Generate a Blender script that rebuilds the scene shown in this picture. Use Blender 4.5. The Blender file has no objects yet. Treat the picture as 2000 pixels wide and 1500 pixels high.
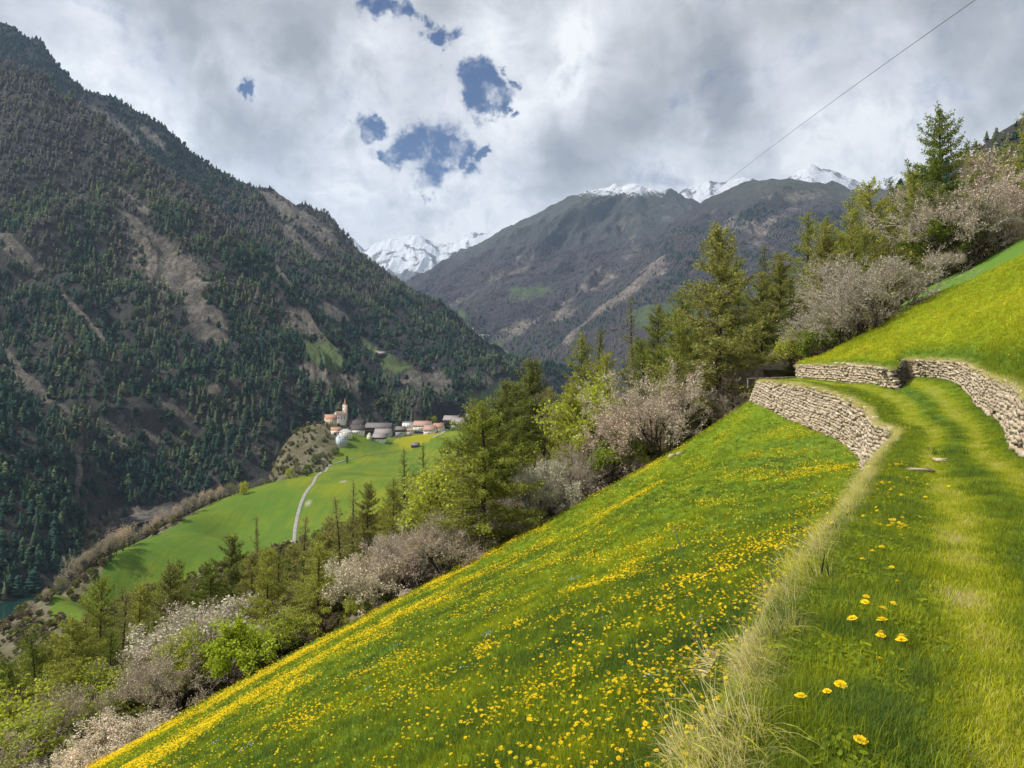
import bpy, math, random
import numpy as np
from mathutils import Vector, Matrix

random.seed(7)
rng = np.random.default_rng(11)
R = math.radians
scene = bpy.context.scene
COL = scene.collection

# ------------------------------------------------------------------ camera
HAZE = 3.8e-5
F = 1480.0                                   # focal length in pixels of the 2000 px wide photograph
cam_data = bpy.data.cameras.new("camera")
cam_data.sensor_width = 36.0
cam_data.lens = 36.0 * F / 2000.0
cam_data.clip_start = 0.05
cam_data.clip_end = 60000.0
cam = bpy.data.objects.new("camera", cam_data)
cam.location = (0, 0, 0)
cam.rotation_euler = (R(90), 0, 0)
COL.objects.link(cam)
scene.camera = cam

# ------------------------------------------------------------------ sun, sky, exposure
SUN_DIR = Vector((-0.62, -0.13, 0.77)).normalized()
SUN_EL = math.asin(SUN_DIR.z)
SUN_AZ = math.atan2(SUN_DIR.x, SUN_DIR.y)
sun_data = bpy.data.lights.new("sun", 'SUN')
sun_data.energy = 5.0
sun_data.angle = R(0.53)
sun_data.color = (1.0, 0.95, 0.86)
sun = bpy.data.objects.new("sun", sun_data)
sun.rotation_euler = SUN_DIR.to_track_quat('Z', 'Y').to_euler()
sun.location = (-60, 0, 60)
COL.objects.link(sun)

vs = scene.view_settings
scene.display_settings.display_device = 'sRGB'
vs.view_transform = 'Standard'
vs.look = 'None'
vs.exposure = 0.30
vs.gamma = 1.0
vs.use_curve_mapping = False


class NT:
    """small wrapper that builds shader nodes"""
    def __init__(self, tree):
        self.t = tree
        self.t.nodes.clear()

    def n(self, kind, **kw):
        nd = self.t.nodes.new(kind)
        for k, v in kw.items():
            if k.startswith('i_'):
                key = k[2:]
                key = int(key) if key.isdigit() else key.replace('_', ' ')
                self.set(nd.inputs[key], v)
            else:
                setattr(nd, k, v)
        return nd

    def set(self, sock, v):
        if hasattr(v, 'is_output') or isinstance(v, bpy.types.NodeSocket):
            self.t.links.new(v, sock)
        elif isinstance(v, bpy.types.Node):
            self.t.links.new(v.outputs[0], sock)
        else:
            if sock.type == 'RGBA' and len(v) == 3:
                v = (*v, 1.0)
            sock.default_value = v

    def math(self, op, a, b=0.0, c=0.0, clamp=False):
        m = self.n('ShaderNodeMath', operation=op, use_clamp=clamp)
        self.set(m.inputs[0], a); self.set(m.inputs[1], b)
        if op in ('MULTIPLY_ADD', 'SMOOTH_MIN', 'SMOOTH_MAX', 'COMPARE'):
            self.set(m.inputs[2], c)
        return m.outputs[0]

    def vmath(self, op, a, b=(0, 0, 0)):
        m = self.n('ShaderNodeVectorMath', operation=op)
        self.set(m.inputs[0], a)
        if op == 'SCALE':
            self.set(m.inputs['Scale'], b)
        else:
            self.set(m.inputs[1], b)
        return m.outputs['Value'] if op in ('DISTANCE', 'LENGTH', 'DOT_PRODUCT') else m.outputs[0]

    def mix(self, fac, a, b, blend='MIX'):
        m = self.n('ShaderNodeMix', data_type='RGBA', blend_type=blend)
        self.set(m.inputs[0], fac); self.set(m.inputs[6], a); self.set(m.inputs[7], b)
        return m.outputs[2]

    def noise(self, vec, scale, detail=4.0, rough=0.55, dist=0.0, out='Fac'):
        m = self.n('ShaderNodeTexNoise')
        m.inputs['Scale'].default_value = scale
        m.inputs['Detail'].default_value = detail
        m.inputs['Roughness'].default_value = rough
        m.inputs['Distortion'].default_value = dist
        if vec is not None:
            self.set(m.inputs['Vector'], vec)
        return m.outputs[out]

    def ramp(self, fac, lo, hi, a=0.0, b=1.0, smooth=True):
        m = self.n('ShaderNodeMapRange', interpolation_type='SMOOTHSTEP' if smooth else 'LINEAR')
        self.set(m.inputs[0], fac)
        for i, v in zip((1, 2, 3, 4), (lo, hi, a, b)):
            self.set(m.inputs[i], v)
        return m.outputs[0]

    def attr(self, name, kind='GEOMETRY', out='Fac'):
        m = self.n('ShaderNodeAttribute', attribute_name=name, attribute_type=kind)
        return m.outputs[out]


def dirv(px, py):
    return Vector(((px - 1000) / F, 1.0, (750 - py) / F)).normalized()


world = bpy.data.worlds.new("World")
scene.world = world
world.use_nodes = True


def build_sky():
    w = NT(world.node_tree)
    geo = w.n('ShaderNodeTexCoord').outputs['Generated']
    sky = w.n('ShaderNodeTexSky', sky_type='NISHITA', sun_disc=False)
    sky.sun_elevation = SUN_EL
    sky.sun_rotation = SUN_AZ
    sky.altitude = 1400
    sky.air_density = 1.0
    sky.dust_density = 0.4
    skyc = w.mix(1.0, sky.outputs[0], (0.60, 0.78, 1.0), 'MULTIPLY')
    # the clouds are a layer: looked up where the view direction meets a flat sheet overhead
    sep = w.n('ShaderNodeSeparateXYZ'); w.set(sep.inputs[0], geo)
    up = w.math('MAXIMUM', sep.outputs[2], 0.0)
    den = w.math('ADD', up, 0.30)
    comb = w.n('ShaderNodeCombineXYZ')
    w.set(comb.inputs[0], w.math('DIVIDE', sep.outputs[0], den))
    w.set(comb.inputs[1], w.math('DIVIDE', sep.outputs[1], den))
    w.set(comb.inputs[2], up)
    plane = comb.outputs[0]
    wn = w.noise(geo, 9.0, 7.0, 0.62, 0.0, 'Color')
    warp = w.vmath('SCALE', w.vmath('SUBTRACT', wn, (0.5, 0.5, 0.5)), 0.16)
    dv = w.vmath('ADD', geo, warp)

    def blob(px, py, r):
        c = dirv(px, py)
        d = w.vmath('DISTANCE', dv, tuple(c))
        return w.ramp(d, r / F, 0.0)

    def union(lst):
        acc = None
        for b in lst:
            s = blob(*b)
            acc = s if acc is None else w.math('MAXIMUM', acc, s)
        return acc
    gaps = union([(742, 5, 42), (748, 40, 40), (785, 62, 38), (820, 80, 34), (862, 92, 32), (918, 160, 44), (940, 182, 54), (965, 212, 30), (985, 132, 22), (1000, 205, 20), (715, 222, 34),
                  (795, 272, 64), (845, 285, 68), (768, 298, 48), (822, 318, 54), (838, 342, 34), (900, 292, 42), (935, 285, 22), (735, 300, 22), (492, 176, 24),
                  (-300, -300, 160), (2500, -500, 200), (300, -900, 260)])
    darks = union([(360, 10, 240), (600, 60, 200), (250, 0, 130), (1240, 260, 220), (1400, 130, 130), (1400, 190, 120), (1385, 110, 80),
                   (1120, 290, 150), (530, 280, 160), (450, 270, 120), (1880, 10, 130), (1420, 250, 100),
                   (1180, 330, 90), (2150, 60, 200), (-200, 150, 200), (900, -150, 300), (0, -500, 400), (1800, -500, 500)])
    n1 = w.noise(geo, 3.2, 8.0, 0.60, 0.35)
    n2 = w.noise(plane, 2.3, 7.0, 0.62, 0.5)
    n3 = w.noise(geo, 11.0, 7.0, 0.62, 0.4)
    n4 = w.noise(geo, 34.0, 6.0, 0.6, 0.2)
    brights = union([(650, 360, 280), (880, 400, 300), (520, 190, 90), (870, 350, 120), (1000, 250, 170), (540, 210, 120), (250, 200, 260), (950, 60, 160), (1100, 150, 150), (1300, 420, 250), (1700, 300, 200), (700, 150, 130), (450, 130, 120)])
    # brightness of the cloud
    b = w.math('ADD', w.math('MULTIPLY', n1, 0.50), w.math('MULTIPLY', n2, 0.35))
    b = w.math('ADD', b, w.math('MULTIPLY', n3, 0.36))
    b = w.ramp(b, 0.42, 0.76, 0.0, 1.0, False)
    low = w.ramp(sep.outputs[2], 0.34, 0.14, 0.0, 0.22)
    b = w.math('ADD', b, low)
    dk = w.math('MULTIPLY', darks, w.ramp(n3, 0.30, 0.60, 0.55, 1.0))
    b = w.math('ADD', b, w.math('MULTIPLY', brights, w.ramp(n3, .32, .58, .10, .50)))
    b = w.math('ADD', b, w.math('MULTIPLY', w.math('SUBTRACT', n4, .5), .25))
    b = w.math('SUBTRACT', b, w.math('MULTIPLY', dk, 0.60), clamp=True)
    m = w.n('ShaderNodeValToRGB')
    w.set(m.inputs[0], b)
    cr = m.color_ramp
    cr.elements[0].position = 0.0; cr.elements[0].color = (2.9, 2.92, 3.0, 1)
    cr.elements[1].position = 1.0; cr.elements[1].color = (8.8, 8.8, 8.7, 1)
    for p, c in ((0.30, (4.35, 4.38, 4.46, 1)), (0.58, (6.0, 6.05, 6.25, 1)), (0.82, (7.4, 7.4, 7.5, 1))):
        e = cr.elements.new(p); e.color = c
    gapm = w.math('ADD', gaps, w.math('ADD', w.math('MULTIPLY', w.math('SUBTRACT', n3, 0.5), 1.3), w.math('MULTIPLY', w.math('SUBTRACT', n4, 0.5), .7)))
    gapm = w.ramp(gapm, 0.0, 0.55)
    gapm = w.math('MULTIPLY', gapm, w.ramp(n4, .78, .50, .25, 1.0))
    col = w.mix(gapm, m.outputs[0], w.mix(1.0, skyc, (0.06, 0.25, 0.45), 'MULTIPLY'))
    bg = w.n('ShaderNodeBackground')
    w.set(bg.inputs[0], col)
    bg.inputs[1].default_value = 0.1
    out = w.n('ShaderNodeOutputWorld')
    w.t.links.new(bg.outputs[0], out.inputs[0])


build_sky()


# ------------------------------------------------------------------ numeric helpers
def _hash(ix, iy, seed):
    h = (ix.astype(np.int64) * 374761393 + iy.astype(np.int64) * 668265263 + seed * 974634777) & 0x7fffffff
    h = ((h ^ (h >> 13)) * 1274126177) & 0x7fffffff
    return (h ^ (h >> 16)) & 0xffff


def gnoise(x, y, seed=0):
    x = np.asarray(x, float); y = np.asarray(y, float)
    ix = np.floor(x); iy = np.floor(y)
    fx = x - ix; fy = y - iy
    ux = fx * fx * fx * (fx * (fx * 6 - 15) + 10); uy = fy * fy * fy * (fy * (fy * 6 - 15) + 10)

    def g(ox, oy):
        a = _hash(ix + ox, iy + oy, seed) * (2 * np.pi / 65536.0)
        return np.cos(a) * (fx - ox) + np.sin(a) * (fy - oy)
    a = g(0, 0) * (1 - ux) + g(1, 0) * ux
    b = g(0, 1) * (1 - ux) + g(1, 1) * ux
    return (a * (1 - uy) + b * uy) * 1.5


def fbm(x, y, octs=5, seed=0, gain=0.5):
    s = 0; a = 1.0
    for o in range(octs):
        s = s + a * gnoise(x * 2 ** o, y * 2 ** o, seed + o * 17)
        a *= gain
    return s


def ridged(x, y, octs=5, seed=0, gain=0.5):
    s = 0; a = 1.0
    for o in range(octs):
        s = s + a * (1 - 2 * np.abs(gnoise(x * 2 ** o, y * 2 ** o, seed + o * 17)))
        a *= gain
    return s


def sstep(x, lo, hi):
    t = np.clip((x - lo) / (hi - lo), 0, 1)
    return t * t * (3 - 2 * t)


class TPS:
    """thin plate spline height through scattered points"""
    def __init__(self, pts, scale, smooth=0.0):
        p = np.array(pts, float)
        self.s = scale
        self.p = p[:, :2] / scale
        n = len(p)
        K = self.k(np.hypot(self.p[:, None, 0] - self.p[None, :, 0], self.p[:, None, 1] - self.p[None, :, 1]))
        K += np.eye(n) * smooth
        A = np.zeros((n + 3, n + 3))
        A[:n, :n] = K; A[:n, n] = 1; A[:n, n + 1:] = self.p
        A[n, :n] = 1; A[n + 1:, :n] = self.p.T
        b = np.zeros(n + 3); b[:n] = p[:, 2]
        self.w = np.linalg.solve(A, b)

    @staticmethod
    def k(r):
        return np.where(r > 1e-9, r * r * np.log(np.maximum(r, 1e-9)), 0.0)

    def __call__(self, x, y):
        x = np.asarray(x, float); y = np.asarray(y, float)
        sh = x.shape
        X = x.ravel() / self.s; Y = y.ravel() / self.s
        out = np.empty(len(X))
        n = len(self.p)
        for i in range(0, len(X), 20000):
            a = X[i:i + 20000]; b = Y[i:i + 20000]
            K = self.k(np.hypot(a[:, None] - self.p[None, :, 0], b[:, None] - self.p[None, :, 1]))
            out[i:i + 20000] = K @ self.w[:n] + self.w[n] + self.w[n + 1] * a + self.w[n + 2] * b
        return out.reshape(sh)


def P(px, py, d):
    return ((px - 1000) / F * d, d, (750 - py) / F * d)


def project(p):
    p = np.asarray(p, float)
    y = np.maximum(p[..., 1], 1e-3)
    return 1000 + p[..., 0] / y * F, 750 - p[..., 2] / y * F


def in_poly(px, py, poly):
    inside = np.zeros(np.shape(px), bool)
    n = len(poly)
    for i in range(n):
        x1, y1 = poly[i]; x2, y2 = poly[(i + 1) % n]
        c = ((y1 > py) != (y2 > py)) & (px < (x2 - x1) * (py - y1) / ((y2 - y1) if y2 != y1 else 1e-9) + x1)
        inside ^= c
    return inside


def d_polyline(x, y, pts):
    best = np.full(np.shape(x), 1e9)
    for (x1, y1), (x2, y2) in zip(pts[:-1], pts[1:]):
        dx, dy = x2 - x1, y2 - y1
        t = np.clip(((x - x1) * dx + (y - y1) * dy) / (dx * dx + dy * dy + 1e-12), 0, 1)
        best = np.minimum(best, np.hypot(x - x1 - t * dx, y - y1 - t * dy))
    return best


# ------------------------------------------------------------------ object helpers
def tag(o, label=None, cat=None, group=None, kind=None):
    if label: o['label'] = label
    if cat: o['category'] = cat
    if group: o['group'] = group
    if kind: o['kind'] = kind
    return o


def link(o, parent=None):
    COL.objects.link(o)
    if parent is not None:
        o.parent = parent
    return o


def empty(name, loc=(0, 0, 0), rz=0.0, scale=None):
    o = bpy.data.objects.new(name, None)
    o.empty_display_size = 0.3
    o.location = loc
    o.rotation_euler = (0, 0, rz)
    if scale is not None:
        o.scale = (scale,) * 3 if np.isscalar(scale) else scale
    return link(o)


def mesh_data(name, verts, faces, mats=None, smooth=False, attrs=None, mat_idx=None):
    """faces: (n,3) or (n,4) arrays, or list of such arrays"""
    me = bpy.data.meshes.new(name)
    verts = np.asarray(verts, np.float32).reshape(-1, 3)
    if not isinstance(faces, (list, tuple)):
        faces = [faces]
    faces = [np.asarray(f, np.int32) for f in faces if len(f)]
    tot = np.concatenate([np.full(len(f), f.shape[1], np.int32) for f in faces])
    idx = np.concatenate([f.ravel() for f in faces])
    me.vertices.add(len(verts)); me.vertices.foreach_set('co', verts.ravel())
    me.loops.add(len(idx)); me.loops.foreach_set('vertex_index', idx)
    me.polygons.add(len(tot))
    start = np.concatenate([[0], np.cumsum(tot)[:-1]]).astype(np.int32)
    me.polygons.foreach_set('loop_start', start)
    me.polygons.foreach_set('loop_total', tot)
    if smooth:
        me.polygons.foreach_set('use_smooth', np.ones(len(tot), bool))
    if mat_idx is not None:
        me.polygons.foreach_set('material_index', np.asarray(mat_idx, np.int32))
    for m in (mats or []):
        me.materials.append(m)
    for k, v in (attrs or {}).items():
        v = np.asarray(v, np.float32)
        if v.ndim == 1:
            a = me.attributes.new(k, 'FLOAT', 'POINT'); a.data.foreach_set('value', v)
        elif v.shape[1] == 3:
            a = me.attributes.new(k, 'FLOAT_VECTOR', 'POINT'); a.data.foreach_set('vector', v.ravel())
        else:
            a = me.attributes.new(k, 'FLOAT_COLOR', 'POINT'); a.data.foreach_set('color', v.ravel())
    me.update(calc_edges=True)
    me.validate()
    return me


def obj(name, me, parent=None, kind=None):
    o = bpy.data.objects.new(name, me)
    link(o, parent)
    if kind: o['kind'] = kind
    return o


def grid_faces(nr, nc):
    i = np.arange((nr - 1) * (nc - 1))
    r = i // (nc - 1); c = i % (nc - 1)
    a = r * nc + c
    return np.stack([a, a + 1, a + nc + 1, a + nc], 1)


def grid_obj(name, V, mat, attrs=None, kind='structure', smooth=True, keep=None, flip=False):
    nr, nc = V.shape[:2]
    f = grid_faces(nr, nc)
    if flip: f = f[:, ::-1]
    if keep is not None:
        k = keep.ravel()[f].any(1)
        f = f[k]
    at = {k: v.reshape(nr * nc, -1).squeeze() for k, v in (attrs or {}).items()}
    me = mesh_data(name, V.reshape(-1, 3), f, [mat], smooth, at)
    return obj(name, me, kind=kind)


def join_parts(parts):
    """parts: list of (verts, faces) with equal face sizes -> one"""
    vs_, fs_ = [], []
    off = 0
    for v, f in parts:
        if len(v) == 0: continue
        vs_.append(v); fs_.append(np.asarray(f) + off); off += len(v)
    return np.concatenate(vs_), np.concatenate(fs_)


def tubes(P0, P1, R0, R1, sides=4):
    """many separate tapered segments, one quad ring each"""
    P0 = np.asarray(P0, float); P1 = np.asarray(P1, float)
    n = len(P0)
    d = P1 - P0
    d /= np.maximum(np.linalg.norm(d, axis=1, keepdims=True), 1e-9)
    ref = np.where(np.abs(d[:, 2:3]) > 0.9, np.array([[1.0, 0, 0]]), np.array([[0, 0, 1.0]]))
    a = np.cross(d, ref); a /= np.linalg.norm(a, axis=1, keepdims=True)
    b = np.cross(d, a)
    ang = np.arange(sides) * 2 * np.pi / sides
    ca = np.cos(ang)[None, :, None]; sa = np.sin(ang)[None, :, None]
    ring = a[:, None, :] * ca + b[:, None, :] * sa
    v0 = P0[:, None, :] + ring * np.asarray(R0).reshape(-1, 1, 1)
    v1 = P1[:, None, :] + ring * np.asarray(R1).reshape(-1, 1, 1)
    V = np.concatenate([v0, v1], 1).reshape(-1, 3)
    base = np.arange(n)[:, None] * (2 * sides)
    k = np.arange(sides)[None, :]
    k2 = (k + 1) % sides
    Fc = np.stack([base + k, base + k2, base + sides + k2, base + sides + k], -1).reshape(-1, 4)
    return V, Fc


def pipe(pts, radii, sides=8, cap=True):
    """one continuous tapered tube"""
    pts = np.asarray(pts, float); n = len(pts)
    radii = np.broadcast_to(radii, (n,))
    tan = np.gradient(pts, axis=0)
    tan /= np.linalg.norm(tan, axis=1, keepdims=True)
    ref = np.array([1.0, 0.13, 0]) if abs(tan[0, 2]) > 0.7 else np.array([0, 0, 1.0])
    a = np.cross(tan, ref); a /= np.linalg.norm(a, axis=1, keepdims=True)
    b = np.cross(tan, a)
    ang = np.arange(sides) * 2 * np.pi / sides
    V = pts[:, None] + (a[:, None] * np.cos(ang)[None, :, None] + b[:, None] * np.sin(ang)[None, :, None]) * radii[:, None, None]
    i = np.arange((n - 1) * sides); r = i // sides; k = i % sides; k2 = (k + 1) % sides
    Fc = np.stack([r * sides + k, r * sides + k2, (r + 1) * sides + k2, (r + 1) * sides + k], 1)
    return V.reshape(-1, 3), Fc


def quads_at(C, A, B):
    """quads centred at C spanned by half vectors A and B"""
    V = np.stack([C - A - B, C + A - B, C + A + B, C - A + B], 1).reshape(-1, 3)
    Fc = np.arange(len(V)).reshape(-1, 4)
    return V, Fc


def unit_vecs(n, g=rng):
    v = g.normal(size=(n, 3))
    return v / np.linalg.norm(v, axis=1, keepdims=True)


def scatter(name, pts, protos, rot=None, scl=None, tint=None, kind='stuff', nrm=None):
    """one object whose geometry nodes place copies of the prototypes at its vertices"""
    n = len(pts)
    rot = np.zeros((n, 3)) if rot is None else rot
    scl = np.ones((n, 3)) if scl is None else scl
    if scl.ndim == 1:
        scl = np.repeat(scl[:, None], 3, 1)
    tint = rng.random(n) if tint is None else tint
    me = bpy.data.meshes.new(name)
    me.vertices.add(n)
    me.vertices.foreach_set('co', np.asarray(pts, np.float32).ravel())
    for k, v in (('rot', rot), ('scl', scl)):
        a = me.attributes.new(k, 'FLOAT_VECTOR', 'POINT'); a.data.foreach_set('vector', np.asarray(v, np.float32).ravel())
    a = me.attributes.new('tint', 'FLOAT', 'POINT'); a.data.foreach_set('value', np.asarray(tint, np.float32))
    pick = rng.integers(0, len(protos), n).astype(np.int32)
    a = me.attributes.new('pick', 'INT', 'POINT'); a.data.foreach_set('value', pick)
    o = obj(name, me, kind=kind)
    ng = bpy.data.node_groups.new(name + '_nodes', 'GeometryNodeTree')
    ng.interface.new_socket(name='Geometry', in_out='INPUT', socket_type='NodeSocketGeometry')
    ng.interface.new_socket(name='Geometry', in_out='OUTPUT', socket_type='NodeSocketGeometry')
    N = ng.nodes
    gi = N.new('NodeGroupInput'); go = N.new('NodeGroupOutput')
    iop = N.new('GeometryNodeInstanceOnPoints')
    ng.links.new(gi.outputs[0], iop.inputs['Points'])
    join = N.new('GeometryNodeJoinGeometry')
    for p in protos:
        oi = N.new('GeometryNodeObjectInfo')
        oi.inputs['Object'].default_value = p
        oi.inputs['As Instance'].default_value = True
        ng.links.new(oi.outputs['Geometry'], join.inputs[0])
    ng.links.new(join.outputs[0], iop.inputs['Instance'])
    iop.inputs['Pick Instance'].default_value = True

    def named(nm, dt):
        a = N.new('GeometryNodeInputNamedAttribute'); a.data_type = dt
        a.inputs['Name'].default_value = nm
        return a.outputs['Attribute']
    ng.links.new(named('pick', 'INT'), iop.inputs['Instance Index'])
    e2r = N.new('FunctionNodeEulerToRotation')
    ng.links.new(named('rot', 'FLOAT_VECTOR'), e2r.inputs[0])
    ng.links.new(e2r.outputs[0], iop.inputs['Rotation'])
    ng.links.new(named('scl', 'FLOAT_VECTOR'), iop.inputs['Scale'])
    ng.links.new(iop.outputs[0], go.inputs[0])
    md = o.modifiers.new('scatter', 'NODES')
    md.node_group = ng
    return o


def proto(name, me):
    return bpy.data.objects.new(name, me)      # never linked: only a source for scatter()


# ------------------------------------------------------------------ material helpers
def new_mat(name):
    m = bpy.data.materials.new(name)
    m.use_nodes = True
    return m, NT(m.node_tree)


def finish(nt, color, rough=0.9, bump=None, bump_h=None, dist=0.02, spec=0.2, normal=None):
    p = nt.n('ShaderNodeBsdfPrincipled')
    nt.set(p.inputs['Base Color'], color)
    nt.set(p.inputs['Roughness'], rough)
    p.inputs['Specular IOR Level'].default_value = spec
    if bump is not None:
        b = nt.n('ShaderNodeBump')
        b.inputs['Strength'].default_value = bump
        b.inputs['Distance'].default_value = dist
        nt.set(b.inputs['Height'], bump_h)
        nt.set(p.inputs['Normal'], b.outputs[0])
    out = nt.n('ShaderNodeOutputMaterial')
    nt.t.links.new(p.outputs[0], out.inputs[0])
    return p


def leaf_out(nt, color, trans=0.35, rough=0.75):
    d = nt.n('ShaderNodeBsdfDiffuse'); nt.set(d.inputs[0], color)
    t = nt.n('ShaderNodeBsdfTranslucent'); nt.set(t.inputs[0], color)
    mx = nt.n('ShaderNodeMixShader'); mx.inputs[0].default_value = trans
    nt.t.links.new(d.outputs[0], mx.inputs[1]); nt.t.links.new(t.outputs[0], mx.inputs[2])
    out = nt.n('ShaderNodeOutputMaterial')
    nt.t.links.new(mx.outputs[0], out.inputs[0])


def simple_mat(name, col, var=0.15, scale=4.0, rough=0.85, bump=0.0, obj_var=0.0):
    m, n = new_mat(name)
    co = n.n('ShaderNodeTexCoord').outputs['Object']
    f = n.noise(co, scale, 5.0)
    lo = tuple(max(c * (1 - var * 2), 0) for c in col); hi = tuple(c * (1 + var * 2) for c in col)
    c = n.mix(n.ramp(f, 0.3, 0.7), lo, hi)
    if obj_var:
        oi = n.n('ShaderNodeObjectInfo')
        c = n.mix(1.0, c, n.mix(oi.outputs['Random'], (1 - obj_var,) * 3, (1 + obj_var,) * 3), 'MULTIPLY')
    finish(n, c, rough, bump if bump else None, f, 0.05)
    return m
# ------------------------------------------------------------------ control lines of the terraces around the camera
B_L = [(-4, -6, -1.55), (-.8, 0, -1.6), (.86, 3.2, -1.6), (2.0, 5.5, -1.6), (4.2, 9.5, -1.6), (8.3, 17, -1.6), (12.0, 23.5, -1.52),
       (13.2, 27.5, -1.42), (14.7, 31, -1.1), (15.35, 35, -.6), (15.35, 38.3, -.22), (15.25, 39.2, -.12), (15.15, 40, -.05),
       (14.95, 41.5, .02), (14.6, 43, .12), (14.9, 45.6, .12), (18, 51, .1)]
A_L = [(-4.3, -5.8, -2.9), (-1.1, .15, -3.0), (.5, 3.4, -3.05), (1.7, 5.7, -3.05), (3.9, 9.7, -3.1), (8.0, 17.2, -3.15), (11.6, 23.7, -3.12),
       (12.8, 27.6, -3.1), (14.3, 30.9, -3.0), (15.0, 34.8, -2.5), (14.98, 38.1, -2.15), (14.9, 39.0, -2.0), (14.8, 39.8, -1.9),
       (14.6, 41.3, -1.62), (14.2, 42.9, -1.2), (14.5, 45.9, -1.0), (17.7, 51.4, -1.2)]
C_L = [(-1, -7.6, -1.6), (1.9, -1.35, -1.6), (3.6, 1.8, -1.58), (4.9, 4.0, -1.57), (7.3, 8.3, -1.55), (10.6, 15.7, -1.45), (13.9, 21.3, -1.15),
       (16.6, 26.8, -.8), (18.5, 30.5, -.4), (19.8, 33.8, .12), (20.5, 37.5, .36), (19.8, 37.9, .36), (17.6, 34.5, -.28),
       (17.95, 38, -.13), (18.05, 42, .14), (17.8, 47, .38), (21, 53, .4)]
D_L = [(-.8, -7.7, -.5), (2.1, -1.45, -.45), (3.8, 1.7, -.4), (5.1, 3.9, -.42), (7.5, 8.2, -.42), (10.8, 15.6, -.27), (14.15, 21.15, -.02),
       (16.85, 26.7, .33), (18.75, 30.4, .62), (20.0, 33.95, 1.02), (20.35, 38.1, 1.24), (19.7, 38.25, 1.2), (17.5, 34.95, .66),
       (18.1, 38.3, .95), (18.2, 42.3, 1.1), (17.9, 47.5, 1.14), (21.2, 53.6, 1.1)]
E_L = [(30, -14, 8), (33, -6, 9), (34, 2, 9.8), (35, 8, 10.2), (36, 16, 10.4), (36.5, 30, 10.4), (36, 40, 9.8),
       (34.5, 45, 9.1), (32.8, 48.5, 8.35), (30.6, 50.3, 7.0), (28.1, 52, 5.8), (26.6, 52.1, 4.9), (25.3, 52, 3.95),
       (22.9, 51.3, 2.95), (20.4, 50.3, 1.85), (19.5, 51, 1.3), (20.6, 55, 1.0)]
M_L = [(-64, 5, -37), (-52, 14, -31), (-39, 24, -26), (-30, 31, -22.4), (-21.5, 37.7, -18.95), (-14, 40, -15.5), (-8, 42, -12.7), (-2, 44, -10.0),
       (3, 45.5, -7.7), (6.5, 47, -6.15), (9.5, 48, -4.82), (11.5, 48.6, -3.92), (12.8, 48.8, -3.25),
       (14.0, 48.8, -2.6), (14.8, 48.6, -2.1), (15.8, 49.5, -1.6), (18, 54, -1.5)]


def plane_L(x, y):
    return .5 * x - .12 * y - 3.76


def resample(L, n):
    L = np.array(L, float)
    k = len(L)
    t = np.linspace(0, k - 1, n)
    i = np.clip(t.astype(int), 0, k - 2); f = (t - i)[:, None]
    p0 = L[np.maximum(i - 1, 0)]; p1 = L[i]; p2 = L[i + 1]; p3 = L[np.minimum(i + 2, k - 1)]
    m1 = (p2 - p0) * .5; m2 = (p3 - p1) * .5
    f2 = f * f; f3 = f2 * f
    out = (2 * f3 - 3 * f2 + 1) * p1 + (f3 - 2 * f2 + f) * m1 + (-2 * f3 + 3 * f2) * p2 + (f3 - f2) * m2
    lin = p1 + (p2 - p1) * f
    # the notch in the upper wall keeps sharp corners
    return out * .75 + lin * .25


near_pts = [p for p in A_L] + [p for p in M_L]
for (x, y) in ((0, 9.7), (-4.5, 15.5), (-11, 24), (-18, 12), (-30, 8), (2, 14), (-3, 30), (-15, 32), (-8, 8), (-26, 22)):
    near_pts.append((x, y, plane_L(x, y)))
near_pts += [(5.5, 22, -4.7), (7.5, 34, -4.5), (3, 36, -7.0), (10.5, 41, -3.4)]
near_f = TPS(near_pts, 10.0, 0.002)

path_pts = [p for p in B_L] + [C_L[i] for i in (0, 1, 2, 3, 4, 5, 6, 7, 8, 9, 10, 13, 14, 15, 16)]
path_f = TPS(path_pts, 10.0, 0.01)

# ---- far hillside, village shelf and gorge
far = []
for y in (34, 60, 100, 150, 220, 300, 420, 600, 900, 1300):
    for u in (-1.4, -.9, -.6, -.4, -.2, 0, .15, .3, .45, .6, .9, 1.4):
        if y >= 300 and u < .05: continue
        if y >= 220 and u < -.45: continue
        z = plane_L(u * y, y)
        if y == 34: z -= 1.5
        if u < -.45: z = min(z, z * .9 - 4) if y > 100 else z
        far.append((u * y, y, z))
left_edge = [P(110, 1160, 450), P(200, 1100, 500), P(280, 1055, 560), P(350, 1015, 620), P(420, 980, 700), P(500, 955, 780),
             P(590, 930, 880), P(650, 900, 1000)]
far += left_edge
far += [P(300, 1150, 400), P(400, 1130, 430), P(600, 1070, 450), P(700, 1000, 600), P(800, 930, 850), P(900, 860, 1080),
        P(700, 855, 1180), P(640, 845, 1200), P(780, 850, 1200), P(930, 828, 1230), P(880, 840, 1180), P(820, 868, 1100), P(780, 880, 1080), P(600, 980, 650),
        P(450, 1050, 620), P(580, 880, 1130), P(540, 905, 1080), P(985, 800, 1300)]
for (x, y, z) in left_edge:
    far.append((x - 115, y + 85, max(z - 80, -215)))
    far.append((x - 190, y + 130, -206))
far += [(-560, 1000, -184), (-640, 880, -198), (-460, 690, -210), (-350, 545, -212), (-600, 640, -212), (-420, 1230, -165), (-300, 1330, -165),
        (-120, 1400, -160), (0, 1420, -150), (120, 1500, -120), (-250, 470, -150), P(0, 1262, 450), P(70, 1192, 452), P(30, 1235, 452),
        P(60, 1330, 330), P(150, 1250, 330), (-500, 450, -214), (-700, 500, -214), (-450, 330, -213), (-900, 900, -200)]
far_f = TPS(far, 100.0, 0.0005)


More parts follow.
